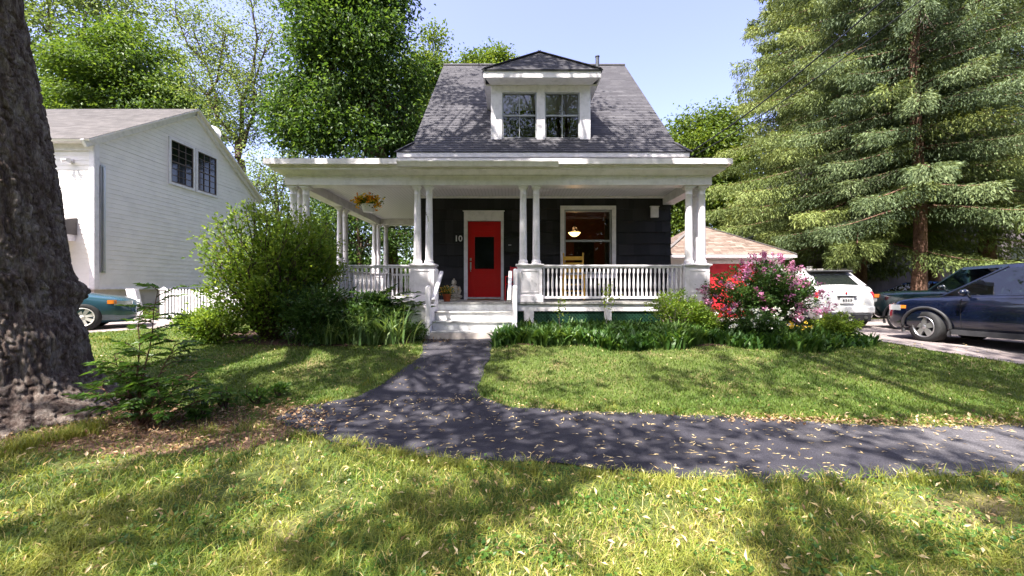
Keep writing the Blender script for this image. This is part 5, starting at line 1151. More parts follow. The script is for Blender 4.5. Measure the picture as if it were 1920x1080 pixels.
# open-branched tree with visible forks
YO = 26
ot = thing('ash_tree', 'open airy tree with grey forking trunk right of the clapboard gable', 'tree', tuple(W(470, 590, YO)))
ob = np.array(ot.location); mb = MB()
limbs = [([(470, 590), (464, 450), (458, 350), (452, 300)], (.34, .21)), ([(452, 300), (436, 255), (415, 225), (399, 180), (385, 120), (370, 60)], (.16, .04)), ([(452, 300), (446, 262), (443, 230), (455, 190), (468, 140), (480, 70), (478, 10)], (.18, .04)),
         ([(450, 275), (461, 240), (468, 205), (482, 165), (500, 120), (520, 70)], (.12, .03)), ([(399, 185), (407, 150), (418, 105), (430, 50)], (.08, .02)), ([(385, 120), (360, 90), (335, 50), (320, 10)], (.07, .02)), ([(415, 225), (385, 180), (368, 150)], (.07, .02)),
         ([(468, 205), (510, 170), (545, 150)], (.05, .015)), ([(455, 190), (430, 120), (425, 60)], (.06, .015)), ([(482, 165), (495, 200), (530, 215)], (.04, .012))]
tips = []
for pts, (ra, rb) in limbs:
    pp = np.array([W(x, y, YO)+np.array((0, (hash((x, y)) % 100)/50-1, 0))*(.0 if pts is limbs[0][0] else .6) for x, y in pts]); mb.tube(pp-ob, np.linspace(ra, rb, len(pp)), 9)
    for a, b in zip(pp[:-1], pp[1:]):
        if pts is limbs[0][0]: continue
        for _ in range(7):
            s0 = a+(b-a)*random.random(); e = s0+np.array(unit(rng.normal(size=3)*(1, 1, .6)+(0, 0, .5)))*random.uniform(.8, 2.4); mb.tube(curve(s0, e, .08, 4)-ob, [.03, .02, .012, .006], 4, caps=False); tips += [e, (s0+e)/2]
mb.build('trunk', 'bark', ot)
tips = np.array(tips); tips = tips[tips[:, 2] > W(0, 265, YO)[2]]; Cs, _ = samp_lobes([LB(430, 60, YO, 55), LB(500, 60, YO, 55), LB(350, 40, YO, 55), LB(500, 10, YO, 60), LB(530, 190, YO, 35), LB(380, 0, YO, 60)], 70, .5); tips = np.concatenate([tips, Cs])
P = np.repeat(tips, 34, 0)+rng.normal(size=(len(tips)*34, 3))*(.42, .42, .28); mc = MB(); leaves(mc, P-ob, .16, droop=.5); mc.build('crown', 'lf_pale', ot)
# dense dark maple behind the porch
tree('dark_maple', 'dense dark green maple rising behind the left side of the porch roof', 'tree', TR([(742, 575, 20), (735, 470, 20), (722, 330, 20), (690, 150, 20), (670, 0, 20)]), [.36, .26, .24, .2, .12],
     [LB(650, 60, 20, 95), LB(705, 120, 20, 82), LB(612, 130, 20, 82), LB(640, 215, 20, 85), LB(722, 205, 20, 72), LB(560, 195, 20, 42), LB(540, 225, 20, 34), LB(575, 90, 20, 30), LB(800, 235, 20, 24), LB(690, 10, 20, 70), LB(620, -10, 20, 70), LB(757, 140, 20, 42), LB(550, 262, 20, 26), LB(600, 265, 20, 50), LB(700, 270, 20, 60), LB(760, 250, 20, 40), LB(680, -60, 20, 90)], 600, 150, .19, 'lf_dark', spread=.50, flat=.6, gap=.17, shell=.36, gs=.6, up=.7)
tree('slender_tree', 'lighter slender tree between dark maple and the main roof', 'tree', TR([(800, 560, 26), (797, 300, 26), (800, 120, 26)]), [.22, .16, .08],
     [LB(795, 130, 26, 34), LB(785, 200, 26, 48), LB(815, 75, 26, 24), LB(770, 265, 26, 48), LB(815, 150, 26, 26), LB(800, 230, 26, 38)], 190, 130, .2, 'lf_bright', spread=.5, gap=.1)
tree('round_tree', 'bright treetop peeking just above the main roof ridge', 'tree', TR([(915, 560, 32), (915, 300, 32), (915, 130, 32)]), [.3, .25, .1],
     [LB(915, 122, 32, 36), LB(885, 130, 32, 26), LB(945, 128, 32, 24), LB(915, 180, 32, 50)], 130, 150, .25, 'lf_bright', spread=.5)
tree('linden_tree', 'bright green leafy tree right of the main roof above the garage', 'tree', TR([(1300, 575, 25), (1300, 400, 25), (1305, 260, 25)]), [.3, .24, .1],
     [LB(1300, 262, 25, 42), LB(1345, 240, 25, 38), LB(1270, 290, 25, 38), LB(1330, 300, 25, 60), LB(1285, 380, 25, 62), LB(1350, 380, 25, 60), LB(1275, 460, 25, 55), LB(1210, 400, 25, 50), LB(1355, 300, 25, 40)], 420, 150, .2, 'lf_bright', spread=.5, flat=.6)
tree('garden_tree', 'thin pale tree in the gap between clapboard house and porch', 'tree', TR([(520, 585, 24), (525, 450, 24), (515, 320, 24)]), [.16, .12, .05],
     [LB(500, 335, 24, 34), LB(475, 300, 24, 24), LB(545, 330, 24, 34), LB(545, 285, 24, 22), LB(515, 380, 24, 42), LB(570, 400, 24, 40), LB(480, 400, 24, 30)], 120, 60, .16, 'lf_pale', spread=.45, gap=.1)
tree('understory_tree', 'dark leafy tree seen between the rear porch columns', 'tree', TR([(673, 575, 18), (674, 480, 18), (670, 400, 18)]), [.12, .10, .05],
     [LB(620, 440, 18.5, 55), LB(665, 400, 18.5, 50), LB(700, 460, 19, 45), LB(760, 440, 19, 50), LB(600, 380, 19, 40), LB(740, 390, 19, 40), LB(650, 500, 18.5, 50), LB(560, 450, 19, 40)], 240, 120, .13, 'lf_dark', spread=.34, gap=.1, flat=.7)
tree('leaning_tree', 'reddish leaning trunk glimpsed behind the rear porch corner', 'tree', TR([(830, 590, 22), (800, 470, 22), (775, 380, 22), (755, 320, 22)]), [.3, .26, .22, .12],
     [LB(755, 310, 22, 50), LB(790, 360, 22, 40)], 60, 120, .17, 'lf_dark', spread=.45)
# far woods closing the view
mb = MB(); n = 2600; ang = rng.uniform(-1.0, 1.05, n); rad = rng.uniform(46, 62, n); C = np.stack([np.sin(ang)*rad*1.25, np.cos(ang)*rad+12, rng.random(n)**.8*(6.5+2.5*np.sin(ang*9)+1.5*np.sin(ang*23))], -1)
P = np.repeat(C, 26, 0)+rng.normal(size=(n*26, 3))*(1.0, 1.0, .6); leaves(mb, P, .75); o = mb.build('far_woods', 'lf_dark'); tag(o, 'distant mass of dark green woods behind the houses', 'woods', kind='stuff')
tree('pine_sapling', 'low dark leafy shrub at foot of the clapboard house foundation', 'shrub', [(-11.8, 13.9, 0), (-11.8, 13.9, .15), (-11.8, 13.9, .3)], [.03, .03, .02], [(-11.9, 13.2+.0, .2, .4, .15, .14)], 20, 50, .06, 'lf_bright', spread=.1).name = 'low_shrub'

mb = MB(); n = 3000; C = np.stack([rng.uniform(-50, 50, n), rng.uniform(-38, -24, n), rng.random(n)**.85*19-.4], -1); P = np.repeat(C, 55, 0)+rng.normal(size=(n*55, 3))*(1.0, 1.0, .8); leaves(mb, P, .7)  # unseen trees added so the window glass mirrors something darker than sky
o = mb.build('reflection_woods', 'lf_dark'); tag(o, 'mass of unseen trees behind the viewpoint, added to darken the window reflections', 'woods', kind='stuff')
# ---- spruces
def spruce(label, X, Y, zg, Hh, Rm, leafm, seed, z0=2.6, dens=1.0, sz=.15, tr=.27):
    global rng
    rng = np.random.default_rng(seed); rs = random.Random(seed)
    t_ = thing('spruce_tree', label, 'tree', (X, Y, zg), 0, 'tall spruces on the right')
    mb = MB(); zz = np.linspace(0, Hh, 14); mb.tube([(0.12*math.sin(z*.5), 0, z) for z in zz], np.maximum(tr*(1-zz/Hh)**.8, .02)+np.where(zz < .3, .08, 0), 16); mt = MB()
    dead = mb; Ps, As, Rn, Sz = [], [], [], []
    z = z0
    while z < Hh-.6:
        nb_ = rs.randint(6, 7); a0 = rs.random()*6.3
        for k in range(nb_):
            az = a0+2*math.pi*k/nb_+rs.uniform(-.3, .3); f = z/Hh; L = Rm*(1-f)**.62*rs.uniform(.72, 1.12)
            d = np.array((math.cos(az), math.sin(az), 0)); s = np.array((-d[1], d[0], 0)); m = 10; ts = np.linspace(0, 1, m)
            zc = z+L*(.10*ts-.50*ts**1.5+.20*ts**3.2)*(1.1-f*.7)
            cv = d*(ts*L)[:, None]+s*(math.sin(az*3+z)*.10*L*ts**2)[:, None]; cv[:, 2] = zc
            mb.tube(cv, np.linspace(.045*(1-f)+.012, .006, m), 5, caps=False)
            nt = int(420*dens*L*(1.0)); t_s = .05+.95*rng.random(nt)**.8
            c = np.stack([np.interp(t_s, ts, cv[:, q]) for q in range(3)], -1)
            side = rng.choice([-1, 1], nt); sl = (.16+.30*(1-t_s))*L*.62*rng.random(nt)**.7
            outd = (d[None]*.75+s[None]*side[:, None]*.75); outd = unit(outd)
            P = c+outd*sl[:, None]; P[:, 2] -= .22*sl+.0
            hang = (rng.random(nt) < .62); dr = hang*rng.random(nt)**1.3*(.16+.34*(1-f))*(1 if True else 0); P[:, 2] -= dr
            P += rng.normal(size=P.shape)*.03
            A = outd*np.where(hang, .45, 1.0)[:, None]; A[:, 2] -= np.where(hang, .8, .15)
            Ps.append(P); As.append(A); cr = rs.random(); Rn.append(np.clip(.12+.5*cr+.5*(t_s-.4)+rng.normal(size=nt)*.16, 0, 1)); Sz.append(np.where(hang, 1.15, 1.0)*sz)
            if rs.random() < .16: 
                e = d*L*rs.uniform(.5, .9)+(0, 0, z-L*.25); q = curve((0, 0, z-.2), e, .02, 6); dead.tube(q, np.linspace(.02, .005, 6), 4, 1, caps=False)
                for _ in range(5): a = q[rs.randint(2, 5)]; dead.tube(curve(a, a+np.array((rs.uniform(-.4, .4), rs.uniform(-.4, .4), -rs.uniform(.1, .7))), 0, 3), [.008, .006, .003], 3, 1, caps=False)
        ni = 420; th_ = rng.random(ni)*6.283; ri = .2+1.5*rng.random(ni)*(1-f*.5); Pi = np.stack([np.cos(th_)*ri, np.sin(th_)*ri, z+rng.uniform(-.5, .3, ni)-.2*ri], -1); Ai = np.stack([np.cos(th_), np.sin(th_), -.9+0*th_], -1)
        if z > z0+.5: Ps.append(Pi); As.append(Ai); Rn.append(np.clip(.3+rng.normal(size=ni)*.2, 0, 1)); Sz.append(np.full(ni, sz*1.3))
        z += .50+.18*rs.random()+.014*z
    mb.build('trunk', ['bark_spruce', 'twig'], t_)
    P = np.concatenate(Ps); A = np.concatenate(As); Rn = np.concatenate(Rn); Sz = np.concatenate(Sz)[:, None]
    v = W(0, 0, 1); keepm = (P[:, 2]+zg-EYE) < 1.0*np.maximum(P[:, 1]+Y, 1)      # nothing dense needed far above the picture
    keepm |= rng.random(len(P)) < .35
    P, A, Rn, Sz = P[keepm], A[keepm], Rn[keepm], Sz[keepm]
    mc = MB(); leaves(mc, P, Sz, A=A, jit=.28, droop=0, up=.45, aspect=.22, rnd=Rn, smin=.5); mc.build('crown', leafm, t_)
    return len(P)
tot = 0
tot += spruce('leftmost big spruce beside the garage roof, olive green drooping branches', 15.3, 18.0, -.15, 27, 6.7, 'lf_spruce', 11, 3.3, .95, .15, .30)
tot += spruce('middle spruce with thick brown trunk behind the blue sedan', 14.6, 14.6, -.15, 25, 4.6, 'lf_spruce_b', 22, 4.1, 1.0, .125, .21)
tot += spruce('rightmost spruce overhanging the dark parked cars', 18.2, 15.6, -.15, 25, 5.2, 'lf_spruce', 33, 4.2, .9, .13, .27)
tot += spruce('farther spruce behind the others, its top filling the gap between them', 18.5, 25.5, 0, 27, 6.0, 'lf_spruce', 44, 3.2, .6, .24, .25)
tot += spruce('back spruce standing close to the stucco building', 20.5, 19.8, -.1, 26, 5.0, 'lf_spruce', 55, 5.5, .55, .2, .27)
print('spruce pieces', tot)
rng = np.random.default_rng(99)

# ================================================================== SHRUBS AND BEDS
def shrub(name, label, cat, x, y, h, rad, nst, nlf, ls, leafm, lean=.5, tmin=.25, fl=None, spr=.10, barkm='bark', aspect=.5, squash=1.0, hvar=.35, flat=None):
    zg = float(gz(x, y)); t_ = thing(name, label, cat, (x, y, zg)); st_ = MB(); lf = MB(); tipl = []
    for k in range(nst):
        a = rng.random()*2*math.pi; rr = rng.random()**.5; L = h*(1-hvar*rng.random()); out = rad*rr
        e = np.array((math.cos(a)*out, math.sin(a)*out*squash, L*(1-.35*rr**2))); b = np.array((math.cos(a)*.12*rad*rr, math.sin(a)*.12*rad*rr*squash, 0))
        cv = curve(b, e, .10, 7, .03); st_.tube(cv, np.linspace(.012+.004*h, .004, 7), 5, caps=False); n = nlf//nst
        ts_ = tmin+(1-tmin)*rng.random(n)**.8; P = np.stack([np.interp(ts_*6, range(7), cv[:, q]) for q in range(3)], -1)
        sp = spr*(1.25-ts_)[:, None]*h; off = rng.normal(size=(n, 3))*sp*(1, 1, .7); P = P+off; P[:, 2] = np.maximum(P[:, 2], .03)
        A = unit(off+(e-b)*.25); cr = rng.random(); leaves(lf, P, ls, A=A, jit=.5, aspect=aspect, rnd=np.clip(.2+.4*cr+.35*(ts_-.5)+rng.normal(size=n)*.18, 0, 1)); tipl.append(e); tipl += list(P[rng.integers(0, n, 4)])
    st_.build('stems', barkm, t_); lf.build('foliage', leafm, t_); return t_, np.array(tipl)
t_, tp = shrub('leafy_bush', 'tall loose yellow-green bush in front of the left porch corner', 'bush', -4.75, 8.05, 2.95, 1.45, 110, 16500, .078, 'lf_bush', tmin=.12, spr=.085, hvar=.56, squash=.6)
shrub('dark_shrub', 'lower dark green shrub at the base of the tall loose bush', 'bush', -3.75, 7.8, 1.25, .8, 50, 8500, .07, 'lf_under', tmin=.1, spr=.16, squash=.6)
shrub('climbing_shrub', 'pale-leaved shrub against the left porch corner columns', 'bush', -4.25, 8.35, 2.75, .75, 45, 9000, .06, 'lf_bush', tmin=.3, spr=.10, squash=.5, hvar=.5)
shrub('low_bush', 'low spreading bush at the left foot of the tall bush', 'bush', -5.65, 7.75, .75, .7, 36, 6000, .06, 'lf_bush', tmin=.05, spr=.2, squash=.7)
# pinnate fronds helper
def pinnate(mb, lf, a, b, npairs, ll, arch=.12, aspect=.30, rnd=None):
    cv = curve(a, b, arch, 8, .01); mb.tube(cv, np.linspace(.006, .002, 8), 4, caps=False); d = unit(cv[-1]-cv[0]); s = unit(np.cross(d, (0, 0, 1.)))
    ts_ = np.repeat(np.linspace(.22, .97, npairs), 2); sg = np.tile([-1, 1], npairs)[:, None]; P = np.stack([np.interp(ts_*7, range(8), cv[:, q]) for q in range(3)], -1)
    P = np.concatenate([P, cv[-1:]]); A = np.concatenate([s*sg+d*.45, d[None]]); L = ll*np.concatenate([np.sin(math.pi*(.18+.74*ts_))**.5, [1]])[:, None]
    leaves(lf, P, L, A=A, jit=.10, droop=.18, up=2.5, aspect=aspect, smin=1.2, rnd=np.clip((rng.random() if rnd is None else rnd)+rng.normal(size=len(P))*.08, 0, 1))
zg = float(gz(-2.4, 7.9)); t_ = thing('fern_clump', 'leafy fronds reaching over the left stair pedestal', 'plant', (-2.55, 8.1, zg)); st_, lf = MB(), MB()
for k in range(26):
    a = rng.uniform(-.2, math.pi+.2) if k > 6 else rng.uniform(-.3, .6); b0 = np.array((rng.normal()*.2, rng.normal()*.1, rng.uniform(.35, .75))); L = rng.uniform(.45, .8)
    e = b0+np.array((math.cos(a)*L, -abs(math.sin(a))*L*.4, rng.uniform(.05, .35))); st_.tube(curve((b0[0]*.3, b0[1]*.3, 0), b0, .05, 4), [.01, .008, .006, .005], 5, caps=False); pinnate(st_, lf, b0, e, 11, .14, aspect=.36)
st_.build('stems', 'lf_sap', t_); lf.build('foliage', 'lf_under', t_)
shrub('leafy_shrub', 'mid green leafy plant between dark shrub and strap-leaved clump', 'bush', -2.75, 7.95, .95, .7, 40, 8000, .06, 'lf_under', tmin=.1, spr=.17, squash=.5)
zg = float(gz(-2.5, 7.6)); t_ = thing('daylily_clump', 'arching pale green strap leaves of a daylily clump left of the steps', 'plant', (-2.5, 7.65, zg))
mb = MB(); n = 250; P = rng.normal(size=(n, 3))*(.30, .12, 0); blades(mb, P, rng.uniform(.5, 1.1, n), rng.uniform(.025, .046, n), .85, 8, curl=1.9); mb.build('foliage', 'lf_strap', t_)
t2 = thing('daylily_clump', 'smaller arching strap-leaved clump by the dark shrub', 'plant', (-3.45, 7.6, zg)); mb = MB(); n = 160; P = rng.normal(size=(n, 3))*(.2, .1, 0); blades(mb, P, rng.uniform(.4, .75, n), .024, .8, 6, curl=1.5); mb.build('foliage', 'lf_strap', t2)
shrub('white_flower_plant', 'low leafy plant with small white flowers beside the steps', 'plant', -1.98, 7.75, .42, .32, 20, 2600, .045, 'lf_under', tmin=.1, spr=.2)
# lily bed on the right
mb = MB(); n = 15000; X = rng.uniform(-.35, 7.1, n); Y = rng.uniform(7.15, 8.95, n); P = np.stack([X, Y, gz(X, Y)], -1)
front = 7.28+.16*np.sin(X*2.1)+.10*np.sin(X*5.3+1)+np.clip(.55-X, 0, 1)*.25+np.clip(X-6.0, 0, 2)*.35; back = 8.95-np.clip(X-5.8, 0, 3)*.75
m_ = (Y > front) & (Y < back); P = P[m_]; n = len(P)
pn = np.array([noise.noise(Vector((p[0]*1.1, p[1]*1.4, 4))) for p in P]); hh = .25+.17*pn+rng.normal(size=n)*.06
blades(mb, P, np.clip(hh, .12, .45), rng.uniform(.035, .065, n), .62, 5, round_=True, rnd=np.clip(.45+.5*pn+rng.normal(size=n)*.2, 0, 1))
o = mb.build('lily_bed', 'lf_lily'); tag(o, 'low bed of broad upright green leaves along the front of the porch', 'ground cover', kind='stuff')
# lilac and its companions
t_, tp = shrub('lilac_bush', 'rounded lilac bush covered in pink flower clusters by the right porch corner', 'bush', 5.25, 8.55, 1.60, 1.25, 70, 14500, .06, 'lf_under', tmin=.2, spr=.13, squash=.6, aspect=.65, hvar=.3)
mb = MB(); n = 105
for k in range(n):
    th = rng.uniform(-math.pi, 0) if k % 4 else rng.uniform(0, 6.3); ph = rng.uniform(.05, 1.45); r_ = rng.uniform(.84, 1.06); c = np.array((math.cos(th)*math.sin(ph)*1.32*r_, math.sin(th)*math.sin(ph)*.80*r_, .30+math.cos(ph)*1.28*r_)); c[0] *= 1.0 if c[2] > .5 else .9
    m = 46; d = unit(c-np.array((0, 0, .5))); tt = rng.random((m, 1)); leaves(mb, c+d*tt*.15+rng.normal(size=(m, 3))*.042*(1.1-tt), .030, aspect=.9, up=.2, rnd=np.clip(rng.normal(.45, .15)+rng.normal(size=m)*.2, 0, 1))
mb.build('flowers', 'fl_pink', t_)
t_, tp = shrub('white_flower_bush', 'low bush with white flowers in front of the lilac', 'bush', 4.75, 7.95, .68, .5, 24, 4500, .05, 'lf_under', tmin=.1, spr=.2)
mb = MB()
for k in range(46): c = np.array((rng.normal()*.32, -.28+rng.normal()*.10, rng.uniform(.28, .66))); leaves(mb, c+rng.normal(size=(8, 3))*.012, .030, aspect=1, up=.4)
mb.build('flowers', 'fl_white', t_)
t_, tp = shrub('coneflower_plant', 'sprawling green plant with pale flowers at right end of the bed', 'plant', 6.35, 8.0, .62, .45, 24, 3400, .05, 'lf_bush', tmin=.1, spr=.18)
mb = MB()
for k in range(12): c = np.array((rng.normal()*.35, rng.normal()*.15-.1, rng.uniform(.4, .8))); leaves(mb, c+rng.normal(size=(8, 3))*.012, .03, aspect=1, up=.4)
mb.build('flowers', 'fl_white', t_)
t_, tp = shrub('yellow_flower_plant', 'small plant with yellow flowers in front of the lilac', 'plant', 5.45, 7.75, .40, .22, 12, 1200, .045, 'lf_under', tmin=.1, spr=.2)
mb = MB()
for k in range(11): c = np.array((rng.normal()*.13, -.08+rng.normal()*.06, rng.uniform(.30, .42))); leaves(mb, c+rng.normal(size=(8, 3))*.012, .032, aspect=1, up=.5, rnd=.8)
mb.build('flowers', 'fl_yellow', t_)
shrub('pale_shrub', 'thin upright shrub with pale stems before the right railing', 'bush', 3.35, 8.35, 1.0, .62, 22, 3800, .05, 'lf_bush', tmin=.35, spr=.15, barkm='twig', squash=.5)
shrub('low_green_shrub', 'spreading light green shrub at foot of the right porch pedestal', 'bush', 3.95, 8.35, .72, .5, 24, 4200, .05, 'lf_bush', tmin=.1, spr=.18, squash=.6)
for x, y, h, lab in ((1.95, 8.45, .95, 'pale green sapling standing against the skirt board below the railing'), (.98, 8.5, .78, 'small thin sapling near the steps end of the right railing')):
    zg = float(gz(x, y)); t_ = thing('sapling', lab, 'sapling', (x, y, zg)); st_, lf = MB(), MB(); st_.tube(curve((0, 0, 0), (.06, 0, h), .02, 6), np.linspace(.009, .004, 6), 5)
    n = 130 if h > .9 else 60; leaves(lf, rng.normal(size=(n, 3))*(.09, .07, .13)+(.05, 0, h-.12), .06, rnd=rng.uniform(.6, 1, n)); st_.build('stems', 'twig', t_); lf.build('foliage', 'lf_bush', t_)
# rowan sapling by the big trunk
p0 = GP(262, 800); t_ = thing('rowan_sapling', 'dark green sapling with feathery compound leaves beside the big trunk', 'sapling', (p0[0], p0[1], float(gz(*p0)))); st_, lf = MB(), MB(); b_ = np.array((p0[0], p0[1], float(gz(*p0))))
for tx, ty, n_ in ((296, 545, 14), (262, 590, 12), (330, 640, 12), (215, 665, 10), (185, 720, 8), (360, 700, 11), (300, 720, 9), (240, 730, 8), (400, 745, 8)):
    e = W(tx, ty, p0[1]+rng.uniform(-.25, .15))-b_; cv = curve((rng.normal()*.03, rng.normal()*.03, 0), e, .03, 8, .012); st_.tube(cv, np.linspace(.011, .003, 8), 6)
    for k in range(n_):
        f = .30+.70*(k+1)/n_; s0 = np.array([np.interp(f*7, range(8), cv[:, q]) for q in range(3)]); a = rng.random()*6.3; L = rng.uniform(.22, .40)*(1.15-.35*f)
        pinnate(st_, lf, s0, s0+np.array((math.cos(a)*L, math.sin(a)*L*.8, rng.uniform(-.02, .12))), 7, .085, aspect=.42, rnd=.5+.5*rng.random()*f)
for k in range(24):
    a = rng.random()*6.3; r_ = rng.uniform(.05, .6); s0 = np.array((math.cos(a)*r_*1.0+.1, math.sin(a)*r_*.5, rng.uniform(.08, .42))); L = .28
    st_.tube(curve((s0[0]*.4, s0[1]*.4, 0), s0, .05, 4), .004, 4, caps=False); pinnate(st_, lf, s0, s0+np.array((math.cos(a)*L, math.sin(a)*L*.6, .03)), 7, .075, aspect=.38, rnd=.1+.3*rng.random())
st_.build('stems', 'bark_spruce', t_); lf.build('foliage', 'lf_sap', t_)
for k, (px_, py_, h) in enumerate(((420, 770, .32), (480, 760, .24), (370, 790, .22), (520, 745, .2))):
    p = GP(px_, py_); shrub('weed_plant', ['taller broad-leaved weed in the leaf litter', 'small weed at the end of the paved walk', 'low weed near the rowan sapling foot', 'small weed on the lawn edge above the walk end'][k], 'weed', p[0], p[1], h, .14, 9, 160, .06, 'lf_sap', tmin=.1, spr=.2)

# ================================================================== GRASS, KEYS, LITTER
wp, sp_, dp, ldp, bp_, blp, lp_ = [np.array(q) for q in (walk_poly, side_poly, drive_poly, ldrive, bed, bedl, lit)]
def lawn_mask(P, soft=.05):
    Q = P[:, :2]+rng.normal(size=(len(P), 2))*soft; m_ = np.ones(len(P), bool)
    for q in (wp, sp_, dp, ldp): m_ &= ~inpoly(Q, q)
    for q in (bp_, blp): m_ &= ~(inpoly(Q, q) & (Q[:, 1] > 7.45))
    m_ &= ~((P[:, 0] > -5) & (P[:, 0] < 4.4) & (P[:, 1] > 8.85)); m_ &= ~((P[:, 0] > -1.8) & (P[:, 0] < .2) & (P[:, 1] > 7.9)); m_ &= ~((P[:, 0] < NX+.1) & (P[:, 1] > 12.9))
    li_ = inpoly(Q, lp_); m_ &= ~(li_ & (rng.random(len(P)) < .58)); m_ &= np.hypot(P[:, 0]-bt.location.x, P[:, 1]-Y0) > .78
    return m_
def scatter(n, ya, yb, wide=1.34, pw=1.0):
    u = rng.random(n); Y = (ya**(1-pw)+(yb**(1-pw)-ya**(1-pw))*u)**(1/(1-pw)) if pw != 1 else ya*(yb/ya)**u
    X = (rng.random(n)*2-1)*(wide*Y+.8); return np.stack([X, Y, gz(X, Y)], -1)
def patchn(P, sc, off=0): return np.array([noise.noise(Vector((p[0]*sc, p[1]*sc, off))) for p in P])
# near rough grass
P = scatter(150000, 1.15, 5.0, pw=1.6); P = P[lawn_mask(P)]; P = P[P[:, 1] < 4.7]
pn = patchn(P, 1.5, 3.3); thin = patchn(P, .9, 8.8); k_ = rng.random(len(P)) > np.clip(.18+1.6*(thin-.12), 0, .55); P, pn = P[k_], pn[k_]
mb = MB(); n = len(P); dist = P[:, 1]; blades(mb, P, np.clip(.055+.06*pn+rng.exponential(.016, n), .02, .17), .0035+.0009*dist, 1.15, 3, curl=1.3, rnd=np.clip(rng.normal(.48, .26, n)-.25*pn, 0, 1))
o = mb.build('long_grass', 'grass_long'); tag(o, 'uneven long yellow-green grass in the foreground', 'grass', kind='stuff')
# mown lawn
P = scatter(210000, 4.55, 13.5, pw=1.7); P = P[lawn_mask(P, .06)]; n = len(P); pn = patchn(P, 1.2, 1.3)
mb = MB(); blades(mb, P, np.clip(.040+.012*pn+rng.exponential(.008, n), .02, .09), .0035+.0011*P[:, 1], .8, 2, rnd=np.clip(rng.normal(.42, .22, n)-.2*pn, 0, 1))
o = mb.build('lawn_grass', 'grass'); tag(o, 'mown green lawn in front of and beside the house', 'grass', kind='stuff')
# tufts along edges
mb = MB()
for (x0_, y0_, x1_, y1_, cnt, hh) in ((0, 850, 190, 800, 42, .16), (540, 812, 800, 862, 22, .10), (800, 868, 1320, 905, 30, .08), (1320, 905, 1900, 892, 30, .10), (590, 755, 800, 672, 14, .07), (905, 745, 1500, 782, 16, .06), (330, 810, 520, 800, 10, .12), (160, 620, 220, 640, 4, .1)):
    for k in range(cnt):
        f = rng.random(); p = GP(x0_+(x1_-x0_)*f+rng.normal()*8, y0_+(y1_-y0_)*f+abs(rng.normal())*7); n = 30; Q = np.stack([p[0]+rng.normal(size=n)*.045, p[1]+rng.normal(size=n)*.045, np.zeros(n)], -1); Q[:, 2] = gz(Q[:, 0], Q[:, 1]); blades(mb, Q, rng.uniform(.5, 1.3, n)*hh, .006, .7, 3, curl=1.4, rnd=rng.uniform(.2, .8, n))
o = mb.build('grass_tufts', 'grass_long'); tag(o, 'taller grass tufts along the pavement edge and trunk foot', 'grass', kind='stuff')
mb = MB(); P = scatter(26000, 1.3, 5.2, pw=1.5); P = P[lawn_mask(P)]; pn = patchn(P, 2.6, 12.1); P = P[pn > .08]; P[:, 2] += rng.uniform(.015, .055, len(P)); leaves(mb, P, .028, droop=0, up=2, aspect=.8, fold=.1)
o = mb.build('clover_patches', 'lf_sap'); tag(o, 'patches of small round clover and weed leaves in the foreground grass', 'ground cover', kind='stuff')
mb = MB()
for k in range(150):      # darker, denser grass clumps in the rough foreground
    Y_ = 1.3+3.0*rng.random()**1.3; X_ = (rng.random()*2-1)*(1.34*Y_+.5); c = np.array([[X_, Y_, 0]])
    if not lawn_mask(c, 0)[0]: continue
    n = 60; r_ = .05+.07*rng.random(); Q = np.stack([X_+rng.normal(size=n)*r_, Y_+rng.normal(size=n)*r_, np.zeros(n)], -1); Q[:, 2] = gz(Q[:, 0], Q[:, 1]); blades(mb, Q, rng.uniform(.05, .12, n), .006, .9, 3, curl=1.4, rnd=rng.uniform(.05, .4, n))
o = mb.build('grass_clumps', 'grass'); tag(o, 'darker green grass clumps among the yellow foreground grass', 'grass', kind='stuff')
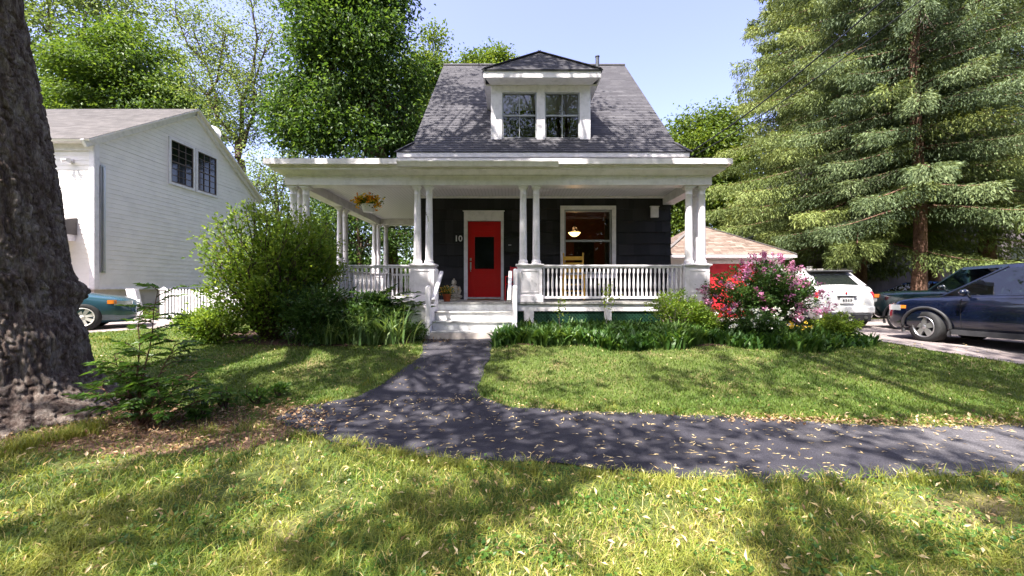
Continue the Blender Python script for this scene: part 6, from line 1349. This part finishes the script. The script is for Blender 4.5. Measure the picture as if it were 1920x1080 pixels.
# maple keys
P = scatter(5200, 2.0, 9.0, 1.2, 1.4); m1 = inpoly(P[:, :2], wp) | inpoly(P[:, :2], sp_); 
kn = patchn(P, 1.4, 5.5); on = P[m1 & (rng.random(len(P)) > .25-.5*kn)]; off = P[~m1 & ~inpoly(P[:, :2], bp_)][:1250]; on[:, 2] += .018; off[:, 2] += rng.uniform(.02, .055, len(off))
mb = MB(); ell = rng.normal(size=(len(on), 3))*(1, .8, 0); leaves(mb, on, .046, A=ell, jit=0, droop=0, up=4, aspect=.26, fold=.05); leaves(mb, on[::2]+ell[::2]*.004, .04, A=ell[::2]*(-1, .5, 0), jit=.3, droop=0, up=4, aspect=.28, fold=.06)
leaves(mb, off, .045, droop=0, up=1.5, aspect=.34)
e1 = wob([tuple(p) for p in (GP(530, 775), GP(600, 757), GP(905, 749), GP(1050, 773), GP(1500, 788), GP(1640, 800), GP(1919, 800))], .01, .02, 9)
E = np.array(e1); E = E[rng.integers(0, len(E), 1500)]; sel = E[:, 1] > 3.6; E = E[sel]; E = np.stack([E[:, 0]+rng.normal(size=len(E))*.05, E[:, 1]+rng.normal(size=len(E))*.05, 0*E[:, 0]], -1); E = E[~((E[:, 0] > -1.9) & (E[:, 0] < .2) & (E[:, 1] < 5.3) & False)]; E[:, 2] = gz(E[:, 0], E[:, 1])+.022; leaves(mb, E[:520], .045, droop=0, up=3, aspect=.35)
o = mb.build('fallen_maple_keys', 'key'); tag(o, 'pale tan winged maple seeds scattered over walk and grass', 'seeds', kind='stuff')
# dead leaves
Pl = np.stack([rng.uniform(-5.6, -1.6, 9000), rng.uniform(3.1, 5.5, 9000), np.zeros(9000)], -1); Pl = Pl[inpoly(Pl[:, :2]+rng.normal(size=(9000, 2))*.12, lp_)][:2600]; Pl[:, 2] = gz(Pl[:, 0], Pl[:, 1])+rng.uniform(.008, .04, len(Pl))
mb = MB(); leaves(mb, Pl, .045, droop=0, up=1.6, aspect=.5)
P = scatter(260, 1.5, 4.2, 1.2, 1.3); P = P[lawn_mask(P)]; P[:, 2] += .03; leaves(mb, P, .042, droop=0, up=1.2, aspect=.5, fold=.2, rnd=rng.uniform(.5, 1, len(P)))
Q = np.stack([rng.uniform(-1.75, -1.2, 60), rng.uniform(7.7, 7.98, 60), np.zeros(60)], -1); Q[:, 2] = gz(Q[:, 0], Q[:, 1])+.02; leaves(mb, Q, .05, droop=0, up=2)
dirt = GP(1500, 792); n = 900; f = rng.random(n); Q = np.stack([2.4+f*4.6, 4.55-.02*f+rng.normal(size=n)*.09, 0*f], -1); Q[:, 2] = gz(Q[:, 0], Q[:, 1])+.02; leaves(mb, Q, .045, droop=0, up=2)
o = mb.build('dead_leaves', 'leaf_brown'); tag(o, 'brown dead leaves and litter around the trunk and in the grass', 'leaf litter', kind='stuff')
